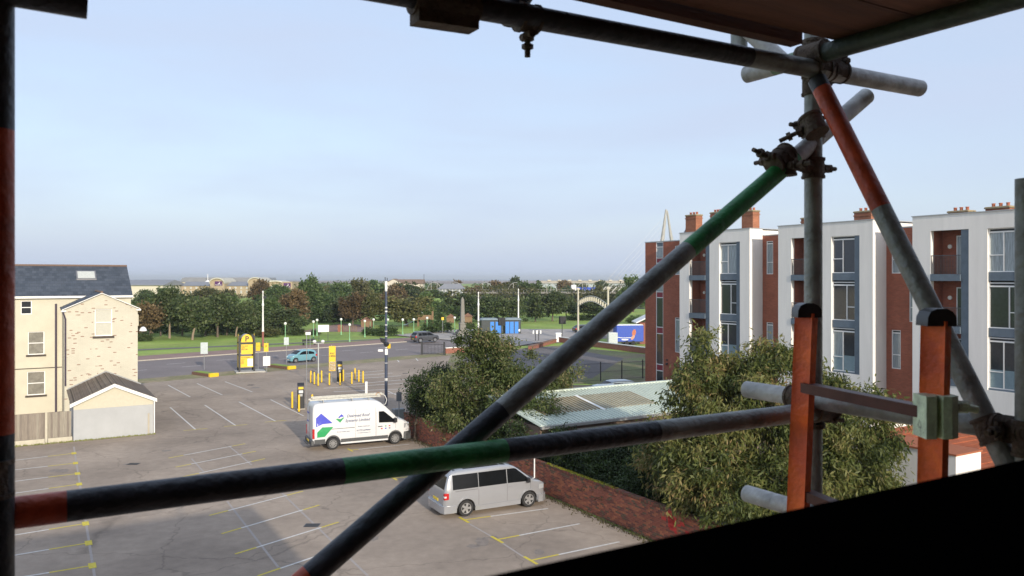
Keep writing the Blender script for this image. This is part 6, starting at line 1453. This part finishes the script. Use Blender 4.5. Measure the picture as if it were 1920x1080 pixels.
# understorey and distant wood, far too many to count
def mass(name, n_l, seed, fn, n, lw, kind, label, cat):
    rg = random.Random(seed); lobes = [fn(rg) for _ in range(n_l)]
    me = foliage_mesh(lobes, n, lw, lw*1.4, 0, seed, lobes[0][3]*0.12, n_l*12, LM[kind]); me.name = name
    o = bpy.data.objects.new(name, me); C.objects.link(o); o['kind'] = 'stuff'; tag(o, label, cat); return o
def f1_(rg):
    px = rg.uniform(250,560); Y = rg.uniform(140,160); r = rg.uniform(1.2,2.4); return ((px-960)/F*Y, Y, r*0.8, r*1.3, r, r)
mass('shrubbery', 60, 1, f1_, 26000, .28, 'dk', 'dark shrubbery under the front row of park trees', 'shrubbery')
def f2_(rg):
    Y = rg.uniform(180,240); px = rg.uniform(240,1010); r = rg.uniform(1.6,3.0); return ((px-960)/F*Y, Y, r*0.7, r*1.6, r, r*rg.uniform(.7,1.1))
mass('wood', 90, 2, f2_, 42000, .42, 'gr', 'mixed green undergrowth filling the park behind the trees', 'wood')
def f3_(rg):
    Y = rg.uniform(275,370); px = rg.uniform(240,1260); r = rg.uniform(3,5) if px > 575 else rg.uniform(1.6,2.3)
    return ((px-960)/F*Y, Y, r*0.7, r*1.8, r, r*rg.uniform(.7,1.0) if px < 960 else r*0.8)
mass('wood', 150, 3, f3_, 52000, .62, 'ol', 'far olive belt of trees in front of the hotel and bridge', 'wood')
def f4_(rg):
    Y = rg.uniform(380,800); X = rg.uniform(-420,420); r = rg.uniform(2.5,4.2); return (X, Y, r*0.5, r*3, r, r*0.9)
mass('wood', 140, 4, f4_, 42000, 1.1, 'gr', 'low scattered wood near the shore below the horizon', 'wood')
# --- near trees behind the brick wall
def neartree(name, label, cat, loc, lobes, n, lw, ll, droop, kind, cr, ncl, h0, r0, seed, lean=(0,0)):
    t = thing(name, label, cat, loc); part('trunk', limbs(lobes[:9], h0, r0, seed, lean), BARK, t, smooth=True)
    me = foliage_mesh(lobes, n, lw, ll, droop, seed, cr, ncl, LM[kind]); inst('crown', me, t); return t
def PX(px, py, Y, loc, r): p = P(px,py,Y); return (p[0]-loc[0], p[1]-loc[1], p[2], *((r,)*3 if not isinstance(r,tuple) else r))
loc = (-1.6, 47.0, 0)
lob = [PX(905,668,47,loc,(1.5,1.5,1.4)),PX(860,720,46,loc,(1.5,1.6,1.3)),PX(945,715,46,loc,(1.8,1.8,1.5)),PX(900,770,45.5,loc,(2.2,2.0,1.6)),PX(985,745,46,loc,(1.6,1.6,1.5)),
       PX(1030,705,47,loc,(1.3,1.2,0.9)),PX(960,810,44.5,loc,(1.8,1.6,1.3)),PX(840,770,46,loc,(1.4,1.4,1.4)),PX(1020,790,44,loc,(1.2,1.2,1.1)),PX(1062,700,47,loc,(0.8,0.8,0.6)),
       PX(900,635,47,loc,(0.7,0.7,0.6)),PX(925,645,47,loc,(0.5,0.5,0.6)),PX(868,650,47,loc,(0.5,0.5,0.5)),PX(955,650,47,loc,(.6,.6,.6)),PX(1000,672,47,loc,(.7,.7,.6)),PX(880,822,46.5,loc,(1.2,1.2,.9)),PX(940,830,45,loc,(1.2,1.2,.9)),PX(1000,835,43,loc,(1.2,1.2,1.0)),PX(985,775,42.5,loc,(1.2,1.2,.9)),PX(1015,770,42,loc,(.9,.8,.7)),PX(950,765,43,loc,(1.2,1.2,1.0))]
neartree('leafy_tree','leafy green tree with dry pinkish leaf tips behind the brick wall in mid picture','tree',loc,lob,70000,.085,.20,.55,'n1',.26,430,2.2,.20,5)
loc = (-6.0, 49.5, 0)
lob = [PX(800,740,49.5,loc,(1.1,1.2,1.4)),PX(835,720,49.5,loc,(1.1,1.2,1.3)),PX(815,778,50.5,loc,(1.3,1.2,1.2)),PX(790,765,50.5,loc,(0.9,.9,1.1)),PX(850,790,49,loc,(1.3,1.1,1.1)),PX(822,700,50,loc,(.6,.6,.6)),PX(785,735,49.5,loc,(.5,.5,.9))]
neartree('dark_shrub','dark grey green twiggy shrub at the far end of the brick wall','shrub',loc,lob,24000,.07,.16,-.2,'sh',.25,220,1.0,.09,6)
loc = (2.4, 41.5, 0)
lob = [PX(1000,815,41,loc,(1.5,1.2,.9)),PX(1050,835,39,loc,(1.4,1.2,.8)),PX(940,805,43,loc,(1.4,1.2,.9)),PX(1090,850,37.5,loc,(1.3,1.2,.8)),PX(1030,865,39.3,loc,(1.1,.9,.6)),PX(1130,875,36,loc,(1.3,1.1,.8)),PX(1085,885,37,loc,(.9,.7,.5)),PX(1160,850,37,loc,(1.2,1.2,.9))]
neartree('ivy_thicket','dark ivy thicket leaning over the brick wall behind the silver van','shrub',loc,lob,36000,.075,.12,.1,'sh',.2,320,.8,.09,7)
loc = (5.6, 34.5, 0)
lob = [PX(1150,900,35,loc,(1.2,1.1,.8)),PX(1190,925,33.5,loc,(1.2,1.0,.8)),PX(1210,880,34,loc,(1.1,1.0,.9)),PX(1240,950,32,loc,(1.0,.8,.7)),PX(1170,860,36,loc,(1.0,1.0,.7))]
neartree('ivy_thicket','second dark thicket at the foot of the large yellow green tree','shrub',loc,lob,22000,.075,.12,.1,'sh',.2,200,.8,.09,8)
loc = (9.3, 31.0, 0)
lob = [PX(1365,700,31.5,loc,(1.4,1.4,1.0)),PX(1430,700,31.5,loc,(1.5,1.5,1.1)),PX(1310,740,31,loc,(1.2,1.3,1.1)),PX(1400,780,30,loc,(2.4,2.0,1.6)),PX(1300,830,30,loc,(1.6,1.5,1.4)),PX(1500,780,30.5,loc,(1.7,1.7,1.4)),PX(1560,800,30.5,loc,(1.6,1.6,1.3)),PX(1255,870,31.8,loc,(1.2,1.1,1.0)),PX(1350,900,29,loc,(2.0,1.8,1.4)),
       PX(1480,900,29,loc,(2.0,1.8,1.5)),PX(1590,880,29.5,loc,(1.6,1.5,1.3)),PX(1640,820,30.5,loc,(1.0,1.0,.8)),PX(1610,760,31,loc,(1.0,1.0,.7)),PX(1670,765,31,loc,(.7,.7,.5)),PX(1545,715,31.5,loc,(.8,.8,.6)),PX(1335,665,31.5,loc,(.6,.6,.6)),PX(1455,668,31.5,loc,(.8,.8,.5)),PX(1320,645,32,loc,(.35,.35,.5)),PX(1310,950,30.3,loc,(1.1,.9,.8)),PX(1400,960,28,loc,(1.6,1.4,1.0)),PX(1640,900,29.5,loc,(.8,.8,.8)),PX(1290,700,31.5,loc,(.6,.6,.7)),PX(1232,845,32.5,loc,(.7,.7,.8))]
neartree('drooping_tree','large yellow green tree with long drooping leaves in front of the apartments','tree',loc,lob,98000,.065,.25,1.0,'n2',.25,540,2.4,.22,9)

# ================================================================ FAR BUILDINGS
YH = 400.0
def hx(px): return (px-960)/F*YH
def hz(py): return H-(py-HZ)/F*YH
hbk = brickmat('yellow hotel brick', (0.34,0.27,0.18), (0.39,0.315,0.21), (0.34,0.29,0.21), bw=2.0, bh=0.6, var=0.12)
groof = M('grey metal roof', (0.22,0.23,0.25), 0.6, var=0.08, scale=0.3); purple = M('purple sign', (0.075,0.012,0.10), 0.5); crm = M('cream far wall', (0.58,0.54,0.44), 0.8)
ht = thing('hotel', 'long yellow brick hotel with arched gable and purple moon sign left of centre', 'hotel', (hx(405),YH,0))
def hb_(nm, x0,x1,y0,y1,z0,z1, mat, root=ht): l = root.location; return part(nm, MB().box(hx(x0)-l.x,hx(x1)-l.x,y0,y1,z0,z1), mat, root)
hb_('wall',340,469,0,14,0,hz(536),hbk); part('roof', MB().prism([(-0.6,hz(536)),(7,hz(528.5)),(14.6,hz(536))],'x',hx(339)-ht.location.x,hx(470)-ht.location.x), groof, ht)
def arched(nm, x0, x1, y0, y1, zb, ze, zt, mw, mr, root, th=0.5):
    l = root.location; a, b = hx(x0)-l.x, hx(x1)-l.x; xm, hw = (a+b)/2, (b-a)/2
    arc = [(xm+hw*math.cos(t), ze+(zt-ze)*math.sin(t)) for t in np.linspace(0,math.pi,13)]
    o = part(nm, MB().prism([(a,zb),(b,zb)]+arc, 'y', y0, y1), mw, root)
    mb = MB(); n = len(arc)
    for i in range(n-1): p, q = arc[i], arc[i+1]; mb.prism([p,q,(q[0]+(q[0]-xm)*.05,q[1]+th),(p[0]+(p[0]-xm)*.05,p[1]+th)],'y',y0-0.8,y1+0.5)
    part('arched_roof', mb, mr, root); return o
arched('entrance_gable',398,425,-3,13,0,hz(532),hz(522.5),hbk,M('cream curved roof', (0.48,0.46,0.38), 0.6),ht)
arched('wing_gable',468,494,-2,13,0,hz(531),hz(521.5),hbk,_m['cream curved roof'],ht)
part('long_vault_roof', MB().prism([(hx(299)-ht.location.x,hz(527)),(hx(303)-ht.location.x,hz(521.5)),(hx(309)-ht.location.x,hz(520)),(hx(467)-ht.location.x,hz(520.3)),(hx(470)-ht.location.x,hz(528)),(hx(299)-ht.location.x,hz(528.5))],'y',25,45), groof, ht)
part('back_wall', MB().box(hx(300)-ht.location.x,hx(469)-ht.location.x,26,44,0,hz(529)), crm, ht)
def sign(px0,px1,py0,py1,y,root,nm='sign'):
    l = root.location; a, b = hx(px0)-l.x, hx(px1)-l.x; z0, z1 = hz(py1), hz(py0)
    s_ = part(nm, MB().box(a,b,y-0.2,y,z0,z1), purple, root); xm, zm = (a+b)/2+0.2, z0+(z1-z0)*.62
    m1 = [(xm+.55*math.cos(t), zm+.55*math.sin(t)) for t in np.linspace(R(-150),R(100),12)]; m2 = [(xm-.12+.42*math.cos(t), zm+.12+.42*math.sin(t)) for t in np.linspace(R(105),R(-155),12)]
    part('crescent', MB().prism(m1+m2,'y',y-0.25,y-0.201), WHITE, s_)
    text('lettering','Premier Inn',0.62,WHITE,s_,((a+b)/2,y-0.26,z0+0.22),(R(90),0,0),align='CENTER')
sign(407,421,527.5,535.5,-3.02,ht)
for i in range(12):
    px = 346+i*10.5
    if 392 < px < 428: continue
    for z0, z1 in ((hz(541.5),hz(538)),(hz(550),hz(545))):
        w_ = part('window', MB().box(hx(px)-ht.location.x,hx(px+2.6)-ht.location.x,-0.12,-0.005,z0,z1), WHITE, ht); part('pane', MB().box(hx(px)+.12-ht.location.x,hx(px+2.6)-.12-ht.location.x,-0.16,-0.121,z0+.12,z1-.12), GLASS_PALE, w_)
h2 = thing('hotel', 'smaller yellow brick hotel block with curved roof and purple sign right of the main hotel', 'hotel', (hx(525),YH,0))
arched('wall',502,530,0,12,0,hz(531),hz(527.8),hbk,M('pale curved roof', (0.62,0.60,0.52), 0.6),h2); hb_('wall',530,549,-1,12,0,hz(528.3),hbk,h2); sign(533,546,530.6,539,-1.03,h2)
for px in (508,516,523):
    w_ = hb_('window',px,px+2.5,-0.1,-0.005,hz(541),hz(536),WHITE,h2); hb_('pane',px+.4,px+2.1,-0.14,-0.101,hz(540.5),hz(536.5),GLASS_PALE,h2).parent = w_
sh = thing('retail_shed', 'long low grey roofed shed with cream walls behind the cream house', 'shed', (hx(290),YH-20,0))
l = sh.location; part('wall', MB().box(hx(225)-l.x,hx(338)-l.x,0,25,0,hz(533)), crm, sh); part('roof', MB().prism([(-1,hz(533.5)),(12,hz(524.5)),(26,hz(533.5)),(26,hz(534.5)),(-1,hz(534.5))],'x',hx(225)-l.x,hx(341)-l.x), groof, sh)
s2_ = thing('grey_roof_shed', 'small grey roofed shed touching the slate roof edge at the left', 'shed', (hx(255),YH-60,0)); l = s2_.location
part('wall', MB().box(hx(240)-l.x,hx(268)-l.x,0,14,0,5.5), crm, s2_); part('roof', MB().prism([(-1,5.5),(7,8.2),(15,5.5)],'x',hx(240)-l.x,hx(270)-l.x), groof, s2_)
fm = thing('mast', 'thin white flag mast above the hotel roof', 'mast', (hx(361),YH+20,0)); part('pole', MB().tube((0,0,0),(0,0,hz(513)),0.16,n=6), WHITE, fm); part('foot_cone', MB().lathe([(1.6,hz(529)),(0.2,hz(525))],n=8), WHITE, fm)
m2_ = thing('mast', 'thin dark mast on the horizon above the park right of centre', 'mast', P(795,535,420)[:2]+(0,)); part('pole', MB().tube((0,0,0),(0,0,12.2),0.12,n=6), IRON, m2_)
hs_ = thing('gabled_house', 'far cream gabled house with a brown roof behind the camera pole', 'house', (P(735,530,330)[0],330,0)); 
part('wall', MB().box(-3.2,4.5,0,8,0,7.8), crm, hs_); part('gable_wall', MB().prism([(-3.2,7.801),(0.4,9.5),(1.2,9.5),(4.5,7.801)],'y',0,1.0), crm, hs_); part('roof', MB().prism([(-0.3,7.85),(4,9.6),(8.3,7.85)],'x',1.2,13.0).prism([(-3.6,7.75),(0.8,9.7),(4.9,7.75),(4.9,7.9),(0.8,9.9),(-3.6,7.9)],'y',-0.3,8), M('brown far roof', (0.20,0.14,0.10), 0.85), hs_)
part('wing_wall', MB().box(4.501,12.6,0.3,7.7,0,7.84), crm, hs_)
pv = thing('glass_pavilion', 'grey roofed glass pavilion by the bridge left of the obelisk top', 'pavilion', (P(846,540,290)[0],290,0))
part('roof', MB().rings([[(-4.8,-2,6.2),(4.8,-2,6.2),(4.8,6,6.2),(-4.8,6,6.2)],[(-2.6,1,8.1),(3.2,1,8.1),(3.2,3,8.1),(-2.6,3,8.1)]]), groof, pv); part('glass_wall', MB().box(-4.3,4.3,-1.5,5.5,0,6.19), GLASS_PALE, pv)
for i in range(8): part('column', MB().box(-4.35+i*1.22,-4.2+i*1.22,-1.6,-1.51,0,6.19), WHITE, pv)
ls = thing('long_pale_shed', 'long beige roofed buildings on the shore beyond the bridge at the right', 'building', (P(1100,530,620)[0],620,0))
part('roof', MB().prism([(0,6.2),(8,8.0),(30,8.3),(34,6.2)],'x',-36,42), M('beige sheet roof', (0.50,0.43,0.30), 0.8, var=0.1, scale=0.1), ls); part('wall', MB().box(-35,41,1,33,0,6.18), M('pale blue wall', (0.33,0.38,0.42), 0.7), ls)
for i in range(9): part('roof_unit', MB().box(-30+i*8,-27.5+i*8,6,10,8.1,8.9), crm, ls)
# --- bridge
br = thing('footbridge', 'white cable stayed bridge with arched lamp hoops and a leaning twin pylon', 'bridge', (30,300,0))
WB = M('white bridge steel', (0.50,0.49,0.44), 0.5)
def bx_(px): return (px-960)/F*300 - 30
part('deck', MB().box(bx_(800),bx_(1290),-3,3,4.35,4.95), M('grey deck edge', (0.20,0.19,0.17), 0.7), br)
part('handrail', MB().box(bx_(800),bx_(1290),-3.05,-2.98,5.85,5.91), M('grey handrail', (0.30,0.29,0.26), 0.6), br); q = MB(); x = bx_(800)
while x < bx_(1290): q.box(x-.04,x+.04,-3.04,-2.99,4.951,5.85); x += 1.1
part('handrail_posts', q, _m['grey handrail'], br)['kind'] = 'stuff'
for px in (850,930,1010,1060,1125,1190,1250): part('pier', MB().box(bx_(px)-0.5,bx_(px)+0.5,-2,2,-0.5,4.349), M('bridge pier', (0.25,0.24,0.22), 0.8), br)
for px in (814,855,910,967,1029,1096,1176):
    r_ = 2.9; x = bx_(px); arc = [(x+r_*math.cos(t), -2.8+5.6*(i/14), 4.95+3.5*math.sin(t)) for i, t in enumerate(np.linspace(0,math.pi,15))]
    part('lamp_hoop', MB().path(arc, 0.10, 6), WB, br); part('hoop_post', MB().tube((x-.9,-2.2,4.95),(x-.9,-2.2,8.2),0.08,n=6).tube((x+.9,2.2,4.95),(x+.9,2.2,8.2),0.08,n=6), WB, br)
YP = 350; dY = YP-300
def pyl(px,py): p = P(px,py,YP); return (p[0]-30, dY, p[2])
for (a, b, w0, w1, y_) in (((1233,548),(1249,393),0.85,0.42,-1.2),((1270,548),(1251,395),0.72,0.34,1.2)):
    p0, p1 = pyl(*a), pyl(*b); part('pylon_leg', MB().tube((p0[0],p0[1]+y_*2,p0[2]),((p0[0]+p1[0])/2-(0.6 if y_<0 else -0.6),p0[1]+y_,(p0[2]+p1[2])/2),w0*1.3,w0*1.2,n=8).tube(((p0[0]+p1[0])/2-(0.6 if y_<0 else -0.6),p0[1]+y_,(p0[2]+p1[2])/2),(p1[0],p1[1],p1[2]),w0*1.2,w1,n=8), M('grey white pylon', (0.36,0.35,0.32), 0.6), br, smooth=True)
q = MB()
for i, px in enumerate((1121,1130,1139,1150,1158,1166)): a = pyl(1249,402+i*11); q.tube(a,(bx_(px),(-2.5 if i%2 else 2.5),5.0),0.045,n=4)
for i, px in enumerate((1290,1283,1276,1270)): a = pyl(1252,405+i*14); q.tube(a,(bx_(px),2.5,5.0),0.045,n=4)
part('stay_cables', q, WB, br)
for i, px in enumerate((1130,1140,1150,1160,1168)): part('cable_anchor', MB().path([(bx_(px)-0.9,-2.9,4.9),(bx_(px)+0.9,-2.9,6.9)],0.22,6), WB, br)
t = thing('blue_lorry', 'tiny blue and white lorry crossing the bridge left of the gateway', 'lorry', (P(1105,548,299)[0],299.5,4.96)); part('load', MB().bbox(-4.8,2.6,-1.1,1.1,0.6,1.7,0.1), TB, t); part('cab', MB().bbox(-6.8,-4.9,-1.1,1.1,0.5,2.6,0.15), WHITE, t); part('wheels', MB().tube((-5.9,-1.1,0.5),(-5.9,1.1,0.5),0.5,n=12).tube((1,-1.1,0.5),(1,1.1,0.5),0.5,n=12), RUBBER, t)
# --- haze
HAZE = 0.00018
if HAZE:
    hm = bpy.data.materials.new('haze air'); hm.use_nodes = True; t = hm.node_tree; t.nodes.clear()
    pvv = t.nodes.new('ShaderNodeVolumePrincipled'); oo = t.nodes.new('ShaderNodeOutputMaterial'); t.links.new(pvv.outputs[0], oo.inputs['Volume'])
    pvv.inputs['Color'].default_value = (0.90,0.96,1.0,1); pvv.inputs['Density'].default_value = HAZE; pvv.inputs['Anisotropy'].default_value = 0.2
    hzb = part('haze', MB().box(-41000,41000,-300,46000,-2.0,46), hm); hzb['kind'] = 'stuff'
